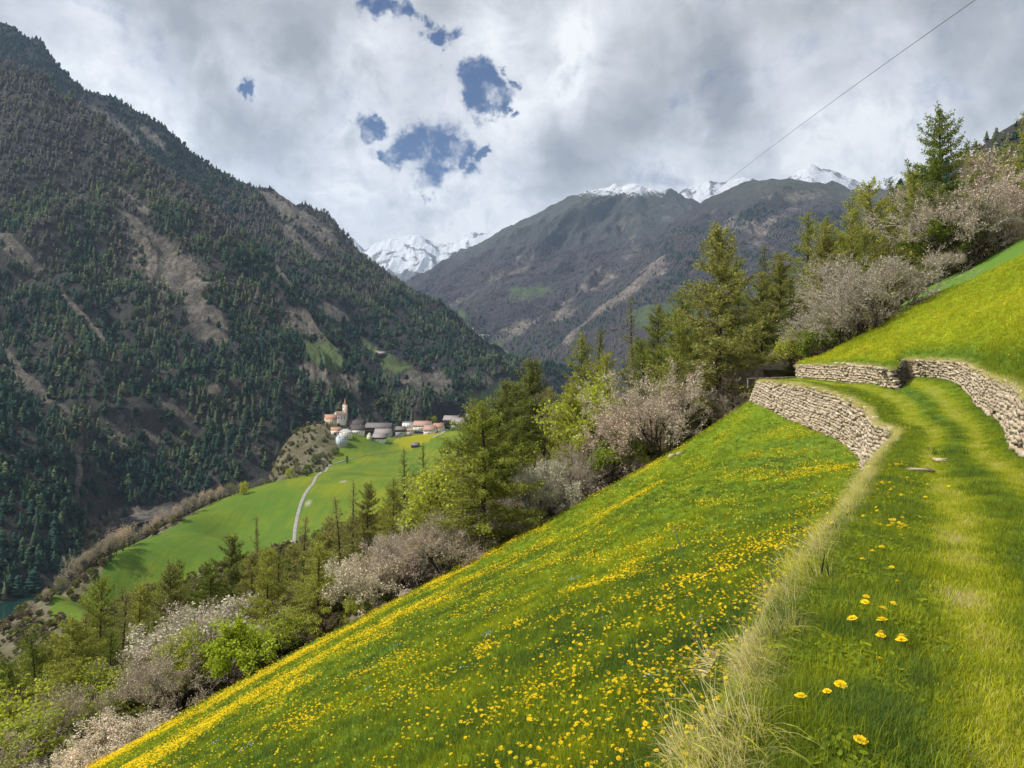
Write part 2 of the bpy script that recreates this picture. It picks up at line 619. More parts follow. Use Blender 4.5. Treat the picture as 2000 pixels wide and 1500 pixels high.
def hill_z(x, y):
    """height of the forested slope, the valley meadows and the gorge"""
    x = np.asarray(x, float); y = np.asarray(y, float)
    z = far_f(x, y)
    r = np.hypot(x, y)
    amp = sstep(r, 60, 300)
    g = sstep(-z, 125, 190)                                   # rough only down in the gorge
    z = z + fbm(x / 60, y / 60, 4, 3) * amp * (1.2 + 6 * g)
    return z


def hill_ray(px, py, y0=60.0, y1=1500.0):
    """first hit of the line of sight with the slope"""
    ys = np.exp(np.linspace(np.log(y0), np.log(y1), 900))
    u = (px - 1000) / F; v = (750 - py) / F
    d = v * ys - hill_z(u * ys, ys)
    s = np.where((d[:-1] > 0) & (d[1:] <= 0))[0]
    if len(s) == 0:
        k = int(np.argmin(np.abs(d)))
        return np.array([u * ys[k], ys[k], float(hill_z(u * ys[k], ys[k]))])
    k = s[0]
    y = ys[k] + (ys[k + 1] - ys[k]) * d[k] / (d[k] - d[k + 1])
    return np.array([u * y, y, v * y])


# ------------------------------------------------------------------ ground materials
def mat_meadow():
    m, n = new_mat("meadow_turf")
    pos = n.n('ShaderNodeNewGeometry').outputs['Position']
    a = n.noise(pos, 0.16, 5.0, 0.6); b = n.noise(pos, 1.6, 5.0, 0.65); c = n.noise(pos, 14.0, 5.0, 0.7)
    col = n.mix(n.ramp(a, .35, .65), (.110, .180, .012), (.185, .230, .010))
    col = n.mix(n.ramp(b, .3, .75), col, (.120, .165, .012))
    col = n.mix(n.ramp(c, .35, .7, 0, .55), col, (.050, .105, .010))
    yel = n.attr('mask', out='Color')
    sep = n.n('ShaderNodeSeparateColor'); n.set(sep.inputs[0], yel)
    col = n.mix(n.math('MULTIPLY', sep.outputs[0], n.ramp(b, .3, .6, .4, 1)), col, (.190, .230, .010))   # flowery ground
    col = n.mix(sep.outputs[1], col, (.30, .25, .14))                                                   # dry straw
    col = n.mix(sep.outputs[2], col, (.085, .165, .030))                                                # lush cool green
    finish(n, col, .95, .8, c, .06, .05)
    return m


def mat_valley():
    m, n = new_mat("valley_ground")
    pos = n.n('ShaderNodeNewGeometry').outputs['Position']
    a = n.noise(pos, 0.012, 6.0, 0.6); b = n.noise(pos, 0.07, 6.0, 0.65); c = n.noise(pos, .6, 6.0, 0.7)
    sep = n.n('ShaderNodeSeparateColor'); n.set(sep.inputs[0], n.attr('mask', out='Color'))
    rough = n.mix(n.ramp(b, .3, .7), (.075, .070, .035), (.19, .165, .115))
    rough = n.mix(n.ramp(c, .35, .75, 0, .7), rough, (.05, .055, .02))
    mead = n.mix(n.ramp(a, .35, .65), (.085, .145, .018), (.140, .180, .018))
    mead = n.mix(n.ramp(b, .35, .75, 0, .5), mead, (.045, .125, .02))
    mead = n.mix(n.ramp(c, .35, .75, 0, .3), mead, (.12, .16, .02))
    mw = n.n('ShaderNodeMapping'); n.set(mw.inputs[0], pos); mw.inputs['Rotation'].default_value = (0, 0, .5); mw.inputs['Scale'].default_value = (.9, .05, .2)
    mead = n.mix(n.ramp(n.noise(mw.outputs[0], .35, 4, .6), .42, .62, 0, .38), mead, (.055, .115, .02))
    mead = n.mix(sep.outputs[1], mead, (.26, .24, .01))
    col = n.mix(sep.outputs[0], rough, mead)
    col = n.mix(sep.outputs[2], col, (.30, .26, .19))
    finish(n, col, .95, .6, c, .8, .05)
    return m


def mat_mountain(name, floor_a, floor_b, rock_a, rock_b, green, scale=1.0, bump=20.0):
    m, n = new_mat(name)
    pos = n.n('ShaderNodeNewGeometry').outputs['Position']
    mp = n.n('ShaderNodeMapping'); n.set(mp.inputs[0], pos); mp.inputs['Scale'].default_value = (1, 1, .55)
    a = n.noise(mp.outputs[0], .0035 * scale, 7.0, .6); b = n.noise(mp.outputs[0], .022 * scale, 7.0, .68, .4)
    c = n.noise(mp.outputs[0], .11 * scale, 7.0, .75, .3)
    sep = n.n('ShaderNodeSeparateColor'); n.set(sep.inputs[0], n.attr('mask', out='Color'))
    fl = n.mix(n.ramp(b, .3, .7), floor_a, floor_b)
    fl = n.mix(n.ramp(c, .40, .66, 0, .75), fl, tuple(v * .38 for v in floor_a))
    fl = n.mix(n.ramp(a, .35, .65, 0, .5), fl, floor_b)
    rk = n.mix(n.ramp(c, .36, .62), rock_b, rock_a)
    rk = n.mix(n.ramp(b, .4, .6, 0, .5), rk, floor_b)
    col = n.mix(n.ramp(n.math('ADD', sep.outputs[0], n.math('MULTIPLY', n.math('SUBTRACT', c, .5), .9)), .3, .7), fl, rk)
    gr = n.mix(n.ramp(b, .3, .7), green, tuple(v * 1.5 for v in green))
    col = n.mix(sep.outputs[1], col, gr)
    snow = n.ramp(n.math('ADD', sep.outputs[2], n.math('MULTIPLY', n.math('SUBTRACT', n.math('ADD', n.math('MULTIPLY', b, .5), n.math('MULTIPLY', c, .5)), .5), 1.5)), .42, .58)
    col = n.mix(snow, col, (.66, .69, .74))
    finish(n, col, .95, 1.0, n.math('ADD', b, n.math('MULTIPLY', c, .45)), bump, .03)
    return m


MAT_MEADOW = mat_meadow()
MAT_VALLEY = mat_valley()

# ------------------------------------------------------------------ terrace ground
NT_ = 520
Ar, Br, Cr, Dr, Er, Mr = [resample(L, NT_) for L in (A_L, B_L, C_L, D_L, E_L, M_L)]


def small_relief(x, y, a=.05):
    return a * fbm(x / 1.1, y / 1.1, 4, 21) + a * 1.4 * fbm(x / 5, y / 5, 2, 9)


# lower meadow between the foot of the lower wall and the wooded edge
rows = 230
tt = np.linspace(0, 1, rows) ** 1.15
X = Ar[None, :, 0] * (1 - tt[:, None]) + Mr[None, :, 0] * tt[:, None]
Y = Ar[None, :, 1] * (1 - tt[:, None]) + Mr[None, :, 1] * tt[:, None]
X[0] += .25 * (Br[:, 0] - Ar[:, 0]); Y[0] += .25 * (Br[:, 1] - Ar[:, 1])
Z = near_f(X, Y) + small_relief(X, Y)


def flower_density(x, y, q):
    """0..1, q runs from the wall foot (0) to the wooded edge (1)"""
    d = (1 - q) * 40
    far_band = np.exp(-((d - 5.2 + 1.2 * gnoise(x / 6, y / 6, 5)) / 1.9) ** 2)
    band2 = np.exp(-((d - 14.2 + 1.5 * gnoise(x / 7, y / 7, 8)) / 1.7) ** 2)
    fade = sstep(8 - x, 0, 22)
    base = .28 + .60 * np.clip(fbm(x / 5.5, y / 5.5, 3, 31) + .25, 0, 1)
    patch = np.clip(fbm(x / 2.2, y / 2.2, 3, 77) * 1.2 + .2, 0, 1)
    wallside = np.exp(-((q - .05) / .06) ** 2) * sstep(24 - y, 0, 8)
    gap = np.maximum(np.exp(-((d - 9.8) / 2.0) ** 2), np.exp(-(d / 1.6) ** 2)) * fade
    return np.clip((far_band * .72 + band2 * .72) * fade + (base * patch) * (1 - gap * .95) + wallside * .25, 0, 1)


Q = np.repeat(tt[:, None], NT_, 1)
fd = flower_density(X, Y, Q)
straw = np.exp(-(Q / .012) ** 2) * .8 + .8 * sstep(Q, .985, 1.0) * np.clip(.4 + fbm(X / 3, Y / 3, 2, 4), 0, 1)
lush = np.clip(.35 + .9 * fbm(X / 9, Y / 9, 3, 14), 0, 1) * .8 * sstep(Q, .97, .85)
mask = np.stack([np.clip(fd * 1.0, 0, 1) * .75, np.clip(straw, 0, 1), lush * (1 - fd) * .6, np.ones_like(X)], -1)
meadow = grid_obj("meadow", np.stack([X, Y, Z], -1), MAT_MEADOW, {'mask': mask})
LOW = (X, Y, Z, Q)

# path terrace (runs a little under the upper meadow, the wall stands on it)
rows = 90
tt = np.linspace(-.03, 1.5, rows)
Cn = np.array([C_L[i] for i in (0, 1, 2, 3, 4, 5, 6, 7, 8, 9, 10, 13, 14, 15, 16)])
Cs = resample(Cn, NT_); Bs = resample([B_L[i] for i in (0, 1, 2, 3, 4, 5, 6, 7, 8, 9, 10, 13, 14, 15, 16)], NT_)
X = Bs[None, :, 0] * (1 - tt[:, None]) + Cs[None, :, 0] * tt[:, None]
Y = Bs[None, :, 1] * (1 - tt[:, None]) + Cs[None, :, 1] * tt[:, None]
Z = Bs[None, :, 2] * (1 - tt[:, None]) + Cs[None, :, 2] * tt[:, None]
T = np.repeat(tt[:, None], NT_, 1)
wid = np.hypot(Cs[:, 0] - Bs[:, 0], Cs[:, 1] - Bs[:, 1])[None, :]
rut = np.exp(-((T - .35) / .10) ** 2) + np.exp(-((T - .73) / .10) ** 2)
Z = Z + small_relief(X, Y, .025) - .05 * rut + .03 * np.exp(-((T - .1) / .1) ** 2)
straw = np.exp(-((T - .0) / .03) ** 2) * .9 + .25 * rut * np.clip(.5 + fbm(X / .8, Y / .8, 3, 2), 0, 1)
mask = np.stack([np.clip(rut * 1.15 + .12, 0, 1), np.clip(straw, 0, 1), np.clip(np.exp(-((T - .54) / .08) ** 2) + .4 * np.exp(-((T - 1.0) / .1) ** 2), 0, 1) * .8, np.ones_like(X)], -1)
path = grid_obj("path", np.stack([X, Y, Z], -1), MAT_MEADOW, {'mask': mask})
PATH = (X, Y, Z, T)

# upper meadow between the top of the upper wall and the wooded edge
rows = 130
tt = np.linspace(0, 1, rows) ** 1.1
X = Dr[None, :, 0] * (1 - tt[:, None]) + Er[None, :, 0] * tt[:, None]
Y = Dr[None, :, 1] * (1 - tt[:, None]) + Er[None, :, 1] * tt[:, None]
Z = Dr[None, :, 2] * (1 - tt[:, None]) + Er[None, :, 2] * tt[:, None]
Q = np.repeat(tt[:, None], NT_, 1)
Z = Z + small_relief(X, Y, .05) * sstep(Q, 0, .1) + .35 * np.sin(Q * np.pi) * .6
fd2 = np.clip(.55 * np.exp(-((Q - .35) / .22) ** 2) * (1 + fbm(X / 4, Y / 4, 3, 61)) + .4 * np.clip(fbm(X / 2, Y / 2, 3, 6) + .3, 0, 1), 0, 1) * sstep(Q, .05, .17)
lush = np.exp(-((Q - .04) / .07) ** 2)
straw = np.exp(-(Q / .010) ** 2) * .9
mask = np.stack([np.clip(.45 + fd2, 0, 1) * sstep(Q, .05, .2), np.clip(straw, 0, 1), np.clip(lush * .6, 0, 1), np.ones_like(X)], -1)
upper = grid_obj("upper_meadow", np.stack([X, Y, Z], -1), MAT_MEADOW, {'mask': mask})
UPP = (X, Y, Z, Q, fd2)

# green strip of the next field above, behind a low bank
G_L = [(48, 0, 14.5), (47, 12, 14.5), (46, 24, 14.2), (45, 36, 13.6), (43.5, 48, 12.8), (41, 55, 11.9), (39.2, 58.2, 11.1), (36.6, 60, 9.45), (33.9, 60.2, 8.1), (30.7, 57.5, 6.75), (28.6, 55.5, 5.75)]
H_L = [(36, 0, 10.2), (36.5, 12, 10.8), (37, 24, 10.8), (37, 36, 10.4), (36.5, 42, 10.0), (34.8, 46, 9.3), (33.2, 49.2, 8.55), (31.0, 51.0, 7.2), (28.6, 52.6, 6.0), (27.6, 53.0, 5.45), (27.0, 53.2, 5.1)]
rows = 24
gg = resample(G_L, 200); hh = resample(H_L, 200)
tt = np.linspace(-.12, 1.05, rows)[:, None]
V = hh[None] * (1 - tt[..., None]) + gg[None] * tt[..., None]
V[..., 2] += small_relief(V[..., 0], V[..., 1], .05) + .12 * np.sin(np.clip(tt, 0, 1) * np.pi) - .35 * (tt < 0)
mask = np.zeros(V.shape[:2] + (4,)); mask[..., 2] = .85; mask[..., 3] = 1
mask[:2, :, 1] = .9; mask[:2, :, 2] = 0
strip = grid_obj("upper_field", V, MAT_MEADOW, {'mask': mask})

# ------------------------------------------------------------------ hillside, valley meadows, gorge in one sheet
us = np.concatenate([np.linspace(-1.7, -.74, 60, endpoint=False), np.linspace(-.74, .74, 620, endpoint=False), np.linspace(.74, 1.7, 60)])
edge = np.array(M_L)


def edge_y(u):
    eu = edge[:, 0] / edge[:, 1]
    o = np.argsort(eu)
    ml = np.interp(u, eu[o], edge[o, 1], left=6)
    up = np.array(G_L); gu = up[:, 0] / np.maximum(up[:, 1], .1)
    o2 = np.argsort(gu)
    gy = np.interp(u, gu[o2], up[o2, 1])
    gy = np.where(u > 1.6, 30, gy)
    ey = np.array(E_L[9:15]); eu2 = ey[:, 0] / ey[:, 1]; o3 = np.argsort(eu2)
    mid = np.interp(u, eu2[o3], ey[o3, 1])
    w = sstep(u, .318, .345)
    w2 = sstep(u, .5, .56)
    r = ml * (1 - w) + mid * w
    return r * (1 - w2) + gy * w2


ey = edge_y(us)
nr = 270
tt = np.linspace(0, 1, nr)
Y = ey[None, :] * np.exp(tt[:, None] * np.log(1560.0 / ey[None, :]))
X = us[None, :] * Y
Zf = hill_z(X, Y)
# sew the first metres to the rims of the terraces, with a bank that drops away
rim = np.zeros(len(us))
for k, u in enumerate(us):
    yy = ey[k]
    if u < .33:
        rim[k] = float(near_f(u * yy, yy)) if u > -1.0 else -30 + (u + 1.0) * 10
eu2 = np.array([p[0] / p[1] for p in E_L[7:16]]); ez2 = np.array([p[2] for p in E_L[7:16]]); o3 = np.argsort(eu2)
gu = np.array([p[0] / max(p[1], .1) for p in G_L[3:]]); gz = np.array([p[2] for p in G_L[3:]]); o2 = np.argsort(gu)
sel = us >= .33
a = np.interp(us, eu2[o3], ez2[o3]); b = np.interp(us, gu[o2], gz[o2]); w2 = sstep(us, .5, .56)
rim[sel] = (a * (1 - w2) + b * w2)[sel]
dist = Y - ey[None, :]
bank = -.9 * np.exp(-((dist - 5) / 4) ** 2)
wr = np.exp(-dist / 9.0)
Z = Zf * (1 - wr) + (rim[None, :] - .12) * wr + bank
Z += .25 * fbm(X / 4, Y / 4, 3, 44) * np.exp(-((dist - 12) / 14) ** 2)
VAL = np.stack([X, Y, Z], -1)
vpx, vpy = project(VAL)
# meadow masks (regions of the real shelf, written down by where they lie)
le = [(x, y) for (x, y, z) in left_edge] + [(-160, 1150), (-40, 1180)]
mead_poly = [P(96, 1162, 440)[:2]] + [p[:2] for p in left_edge[1:]] + [P(690, 880, 1100)[:2], P(735, 868, 1150)[:2], P(850, 848, 1180)[:2], (20, 1180), (60, 900), (0, 500), (-60, 340), (-150, 330), (-235, 395)]
inm = in_poly(X + 4 * gnoise(X / 30, Y / 30, 3), Y, mead_poly).astype(float)
yel = in_poly(X, Y, [P(765, 868, 1120)[:2], P(800, 852, 1170)[:2], P(868, 850, 1170)[:2], P(842, 860, 1120)[:2], P(800, 884, 1080)[:2]]).astype(float)
yel = np.maximum(yel, .45 * np.clip(fbm(X / 45, Y / 45, 3, 12) + .15, 0, 1) * (vpx > 560))
bare = np.zeros_like(X)
for (bx, by, bw) in ((670, 941, 8), (602, 982, 6), (744, 877, 3)):
    q = hill_ray(bx, by, 200)
    bare = np.maximum(bare, sstep(np.hypot(X - q[0], (Y - q[1]) * .6), bw * .6, bw * .2))
mask = np.stack([inm, yel * .8 * inm, bare, np.ones_like(X)], -1)
valley = grid_obj("hillside", VAL, MAT_VALLEY, {'mask': mask})


def val_z(x, y):
    """height of the built hillside sheet (bilinear)"""
    u = x / y
    c = np.interp(u, us, np.arange(len(us)))
    e = np.interp(u, us, ey)
    t = np.clip(np.log(np.maximum(y, e) / e) / np.log(1560.0 / e), 0, 1) * (nr - 1)
    c0 = np.clip(np.floor(c).astype(int), 0, len(us) - 2); r0 = np.clip(np.floor(t).astype(int), 0, nr - 2)
    fc = c - c0; fr = t - r0
    z = VAL[..., 2]
    return (z[r0, c0] * (1 - fc) * (1 - fr) + z[r0, c0 + 1] * fc * (1 - fr) + z[r0 + 1, c0] * (1 - fc) * fr + z[r0 + 1, c0 + 1] * fc * fr)


# lake
m, n = new_mat("lake_water")
pos = n.n('ShaderNodeNewGeometry').outputs['Position']
finish(n, (.010, .035, .028), .12, .25, n.noise(pos, .6, 4), .15, .5)
lv = np.array([(-1500, 300, -201), (-300, 300, -201), (-300, 900, -201), (-1500, 900, -201)], float)
obj("lake", mesh_data("lake", lv, np.array([[0, 1, 2, 3]]), [m]), kind='structure')


# ------------------------------------------------------------------ mountains
def crest(pts, px):
    a = np.array(pts, float)
    return np.interp(px, a[:, 0], a[:, 1]), np.interp(px, a[:, 0], a[:, 2])


def mountain(name, curves, px0, px1, ncol, nrows, mat, disp, maskf, drop=.35, coarse=None):
    px = np.linspace(px0, px1, ncol)
    u = (px - 1000) / F
    ys, zs = [], []
    for c in curves:
        py, d = crest(c, px)
        ys.append(d); zs.append((750 - py) / F * d)
    # the back side falls away behind the crest
    ys.append(ys[-1] * 1.25); zs.append(zs[-1] - (ys[-1] - ys[-2]) * drop)
    Yc, Zc, Tc = [], [], []
    segs = len(ys) - 1
    for s in range(segs):
        n_ = nrows[s] if s < len(nrows) else 12
        t = np.linspace(0, 1, n_, endpoint=(s == segs - 1))
        Yc.append(ys[s][None] * (1 - t[:, None]) + ys[s + 1][None] * t[:, None])
        Zc.append(zs[s][None] * (1 - t[:, None]) + zs[s + 1][None] * t[:, None])
        Tc.append(np.repeat((s + t)[:, None], ncol, 1))
    Y = np.concatenate(Yc); Z = np.concatenate(Zc); T = np.concatenate(Tc)
    X = u[None] * Y
    Z = Z + disp(X, Y, Z, T)
    V = np.stack([X, Y, Z], -1)
    ppx, ppy = project(V)
    mk = maskf(X, Y, Z, ppx, ppy, T)
    o = grid_obj(name, V, mat, {'mask': mk})
    return dict(obj=o, V=V, px=ppx, py=ppy, T=T, mask=mk, front=segs - 1)


def gullies(X, Y, Z, ax, ay, w1, seed, amp):
    """ribs and gullies that run down the fall line; (ax, ay) is the direction along the contours"""
    s = X * ax + Y * ay
    t = -X * ay + Y * ax
    wob = fbm(X / (w1 * 3), Y / (w1 * 3), 3, seed) * w1 * .8
    r = ridged((s + wob) / w1, t / (w1 * 3.2), 5, seed + 3, .52)
    return amp * (r - .8)


def blobs(px, py, lst):
    m = np.zeros(np.shape(px))
    for (cx, cy, rx, ry, ang) in lst:
        c, s = math.cos(R(ang)), math.sin(R(ang))
        dx, dy = px - cx, py - cy
        a = (dx * c + dy * s) / rx; b = (-dx * s + dy * c) / ry
        m = np.maximum(m, np.clip(1.5 - np.hypot(a, b), 0, 1))
    return m


M_LEFT = mat_mountain("mountain_forest_floor", (.048, .053, .050), (.088, .082, .072), (.27, .24, .195), (.10, .09, .085), (.085, .115, .050))
M_REAR = mat_mountain("rear_ridge_ground", (.034, .036, .040), (.060, .056, .056), (.22, .20, .17), (.08, .075, .075), (.085, .115, .050))  # darker, bluer floor: shade on this ridge is put into the colour
M_MID = mat_mountain("mountain_slope", (.062, .058, .076), (.092, .086, .088), (.34, .29, .24), (.125, .105, .105), (.085, .12, .05), .55, 45)
M_FAR = mat_mountain("mountain_rock", (.10, .09, .09), (.13, .12, .11), (.26, .24, .24), (.13, .12, .13), (.08, .11, .05), .35, 70)

Tm = lambda T, k: np.clip(T - k, 0, 1)


def taper(T, top):
    """0 at the buried foot and small at the crest, 1 on the slope"""
    return sstep(T, .6, 1.3) * (1 - .8 * sstep(T, top - .35, top)) * (T < top + .01) + .25 * (T >= top)


# nearest spur, bottom left
c0 = [(-900, 1420, 560), (0, 1260, 640), (130, 1180, 700), (160, 1130, 760)]
c1 = [(-900, 1230, 650), (0, 1174, 700), (70, 1165, 725), (120, 1135, 765), (146, 1110, 790), (160, 1125, 790)]
c2 = [(-900, -150, 1300), (-300, 440, 1150), (0, 735, 1020), (60, 805, 990), (110, 868, 960), (130, 915, 935), (141, 985, 900), (148, 1060, 850), (156, 1140, 820)]
SPUR = mountain("forest_spur", [c0, c1, c2], -900, 156, 230, [10, 110, 10], M_LEFT,
                lambda X, Y, Z, T: gullies(X, Y, Z, .5, .86, 150, 71, 14) * taper(T, 2) + 2.5 * fbm(X / 25, Y / 25, 3, 2),
                lambda X, Y, Z, px, py, T: np.stack([.25 * np.clip(fbm(X / 70, Y / 70, 3, 5), 0, 1), 0 * X, 0 * X, 0 * X + 1], -1), .9)

# main left mountain
bare_left = [(45, 500, 75, 11, 42), (160, 620, 60, 9, 48), (330, 520, 95, 42, 35), (400, 620, 60, 30, 50), (250, 430, 50, 12, 40), (120, 800, 22, 12, 45), (153, 880, 9, 40, 0),
             (150, 960, 7, 60, 8), (60, 750, 60, 12, 45), (20, 700, 40, 9, 45), (270, 400, 60, 6, 38), (420, 760, 12, 8, 0), (340, 800, 40, 9, 20),
             (240, 860, 30, 8, 40), (610, 640, 70, 26, 20), (640, 735, 60, 16, 15), (800, 740, 60, 30, 25), (280, 1000, 60, 12, 0), (560, 540, 40, 10, 40), (300, 860, 26, 10, 30), (500, 880, 12, 6, 30)]


def mask_left(X, Y, Z, px, py, T):
    nz = .35 * fbm(X / 60, Y / 60, 4, 15)
    rock = np.clip(blobs(px, py, bare_left) + nz, 0, 1) * (blobs(px, py, [(a, b, c * 1.4, d * 1.5, e) for a, b, c, d, e in bare_left]) > 0)
    rock = np.maximum(rock, .35 * np.clip(fbm(X / 130, Y / 130, 4, 8) - .1, 0, 1))
    gp = [[(585, 672), (600, 668), (640, 668), (662, 690), (690, 708), (672, 720), (640, 722), (610, 712), (594, 690)],
          [(620, 662), (655, 660), (700, 690), (690, 700), (650, 680)]]
    g = np.zeros_like(px)
    for p in gp: g = np.maximum(g, in_poly(px + 12 * fbm(X / 45, Y / 45, 3, 1), py + 6 * fbm(X / 35, Y / 35, 3, 2), p))
    riv = in_poly(px, py, [(170, 1010), (240, 1000), (340, 985), (300, 1015), (180, 1060)])
    return np.stack([np.clip(np.maximum(rock * (1 - g), .5 * riv), 0, 1), g.astype(float), 0 * px, 0 * px + 1], -1)


c0 = [(-900, 1250, 1000), (0, 1110, 900), (140, 1090, 880), (230, 1030, 1000), (450, 985, 1080), (620, 915, 1230), (760, 880, 1290), (840, 850, 1350)]
c1 = [(-900, 1120, 1100), (0, 1080, 960), (140, 1058, 930), (230, 1004, 1050), (330, 985, 1100), (450, 952, 1150), (620, 885, 1280), (760, 862, 1330), (840, 830, 1400)]
c15 = [(-900, 640, 1400), (0, 640, 1380), (200, 690, 1330), (330, 690, 1370), (450, 720, 1350), (560, 690, 1400), (640, 690, 1420), (700, 720, 1420), (760, 800, 1400), (840, 815, 1430)]
c2 = [(-900, -700, 2300), (-300, -130, 2050), (0, 118, 1900), (87, 165, 1870), (140, 205, 1860), (196, 240, 1840), (250, 272, 1830), (297, 310, 1800), (357, 352, 1780), (395, 382, 1750),
      (480, 462, 1700), (560, 548, 1640), (625, 640, 1560), (690, 705, 1500), (760, 790, 1440), (840, 812, 1440)]
LEFT = mountain("left_mountain", [c0, c1, c15, c2], -900, 840, 560, [10, 110, 140, 12], M_LEFT,
                lambda X, Y, Z, T: gullies(X, Y, Z, .55, .83, 230, 31, 52) * taper(T, 3) + 4 * fbm(X / 30, Y / 30, 4, 2) * sstep(T, .9, 1.2) * (1 - .6 * sstep(T, 2.7, 3)),
                mask_left, .5)


# second ridge of the left side, down to the far village
def mask_rear(X, Y, Z, px, py, T):
    lst = [(225, 245, 60, 12, 38), (290, 262, 40, 10, 42), (560, 410, 70, 16, 32), (610, 440, 90, 15, 38), (590, 475, 60, 10, 42), (650, 610, 30, 10, 30), (940, 742, 40, 9, 15), (850, 745, 40, 22, 25), (800, 735, 50, 22, 30)]
    nz = .35 * fbm(X / 80, Y / 80, 4, 25)
    rock = np.clip(blobs(px, py, lst) + nz, 0, 1) * (blobs(px, py, [(a, b, c * 1.4, d * 1.5, e) for a, b, c, d, e in lst]) > 0)
    rock = np.maximum(rock, .3 * np.clip(fbm(X / 160, Y / 160, 4, 8), 0, 1))
    g = np.zeros_like(px)
    for p in ([(690, 655), (700, 655), (740, 684), (755, 690), (800, 712), (812, 722), (770, 730), (745, 722), (735, 700), (705, 676)],
              [(905, 770), (930, 765), (985, 745), (985, 790), (940, 810), (915, 800)], [(738, 726), (760, 730), (752, 748), (744, 745)]):
        g = np.maximum(g, in_poly(px + 9 * fbm(X / 60, Y / 60, 3, 1), py + 5 * fbm(X / 45, Y / 45, 3, 2), p))
    snow = sstep(Z, 1330, 1480) * .55
    return np.stack([np.clip(rock * (1 - g), 0, 1), g.astype(float), snow, 0 * px + 1], -1)


c0 = [(-900, 900, 2000), (300, 700, 1900), (560, 760, 1500), (700, 850, 1400), (800, 860, 1450), (900, 830, 1550), (960, 800, 1700), (1020, 775, 1900), (1100, 790, 2000), (1200, 810, 1900)]
c1 = [(-900, 500, 2350), (200, 420, 2200), (395, 520, 1950), (560, 680, 1600), (700, 800, 1480), (800, 828, 1500), (900, 800, 1600), (960, 775, 1750), (1020, 748, 1950), (1100, 765, 2050), (1200, 800, 2000)]
c15 = [(-900, 200, 2650), (200, 300, 2500), (395, 420, 2300), (560, 540, 2080), (700, 650, 1950), (800, 705, 1900), (900, 715, 1980), (960, 730, 2050), (1020, 735, 2200), (1100, 752, 2250), (1200, 790, 2200)]
c2 = [(-900, -760, 3600), (-300, -180, 3200), (0, 44, 2950), (40, 62, 2920), (68, 80, 2900), (100, 112, 2860), (160, 170, 2800), (235, 196, 2760), (320, 240, 2720), (370, 290, 2700),
      (420, 325, 2700), (460, 350, 2700), (540, 386, 2700), (600, 410, 2690), (650, 440, 2680), (700, 490, 2670), (770, 540, 2650), (820, 577, 2620), (870, 615, 2560), (920, 655, 2520), (980, 700, 2480), (1030, 728, 2450), (1100, 745, 2400), (1200, 780, 2350)]
REAR = mountain("rear_ridge", [c0, c1, c15, c2], -900, 1200, 620, [8, 90, 120, 12], M_REAR,
                lambda X, Y, Z, T: gullies(X, Y, Z, .5, .86, 300, 41, 62) * taper(T, 3) + 5 * fbm(X / 40, Y / 40, 4, 2) * sstep(T, .9, 1.2) * (1 - .6 * sstep(T, 2.7, 3)),
                mask_rear, .5)


# broad mountain across the head of the valley
def mask_mid(X, Y, Z, px, py, T):
    nz = .4 * fbm(X / 260, Y / 260, 5, 35)
    lst = [(1010, 520, 60, 18, -35), (1110, 600, 40, 16, -35), (1000, 650, 60, 14, -35), (1180, 540, 60, 20, -40), (900, 585, 40, 8, -30)]
    rock = np.clip(blobs(px, py, lst) * .6 + nz, 0, 1)
    g = np.zeros_like(px)
    for p in ([(985, 580), (1000, 562), (1030, 556), (1070, 560), (1080, 568), (1060, 583), (1020, 584)], [(872, 612), (900, 602), (918, 622), (900, 632), (935, 655), (915, 655)],
              [(905, 670), (975, 668), (1003, 690), (1008, 705), (970, 700), (935, 690)]):
        g = np.maximum(g, in_poly(px + 14 * fbm(X / 90, Y / 90, 3, 1), py + 8 * fbm(X / 70, Y / 70, 3, 2), p))
    alp = sstep(Z, 900, 1350) * .45
    snow = sstep(py, 408, 366) * .62 * sstep(px, 1085, 1130) * sstep(px, 1330, 1290) + .40 * sstep(d_polyline(px, py, [(1290, 402), (1320, 400), (1340, 407)]), 4, 0)
    return np.stack([np.clip(rock * (1 - g) + alp * .3, 0, 1), np.clip(g * .65 + alp * .35, 0, 1), snow, 0 * px + 1], -1)


c0 = [(700, 780, 3000), (870, 770, 3100), (1000, 770, 3000), (1100, 780, 2900), (1900, 780, 2900)]
c1 = [(700, 700, 3900), (870, 668, 4000), (940, 672, 3950), (1000, 712, 3650), (1050, 742, 3300), (1100, 745, 3200), (1900, 700, 3300)]
c15 = [(700, 640, 5400), (870, 605, 5300), (960, 585, 5100), (1050, 580, 4900), (1130, 580, 4700), (1300, 540, 4700), (1900, 560, 4700)]
c2 = [(700, 620, 7600), (800, 550, 7500), (860, 517, 7300), (905, 490, 7200), (960, 461, 7100), (1050, 420, 6900), (1080, 406, 6850), (1110, 388, 6800), (1135, 377, 6800), (1160, 374, 6800),
      (1190, 371, 6800), (1215, 368, 6800), (1228, 360, 6800), (1240, 356, 6800), (1252, 358, 6800), (1262, 367, 6800), (1280, 369, 6850), (1300, 371, 6900), (1320, 381, 6900), (1345, 394, 6900), (1420, 430, 6900), (1900, 470, 6900)]
MID = mountain("valley_head_mountain", [c0, c1, c15, c2], 700, 1900, 470, [8, 90, 150, 14], M_MID,
               lambda X, Y, Z, T: gullies(X, Y, Z, .78, -.62, 620, 51, 120) * taper(T, 3) + 9 * fbm(X / 90, Y / 90, 4, 2) * sstep(T, .9, 1.2),
               mask_mid, .5)

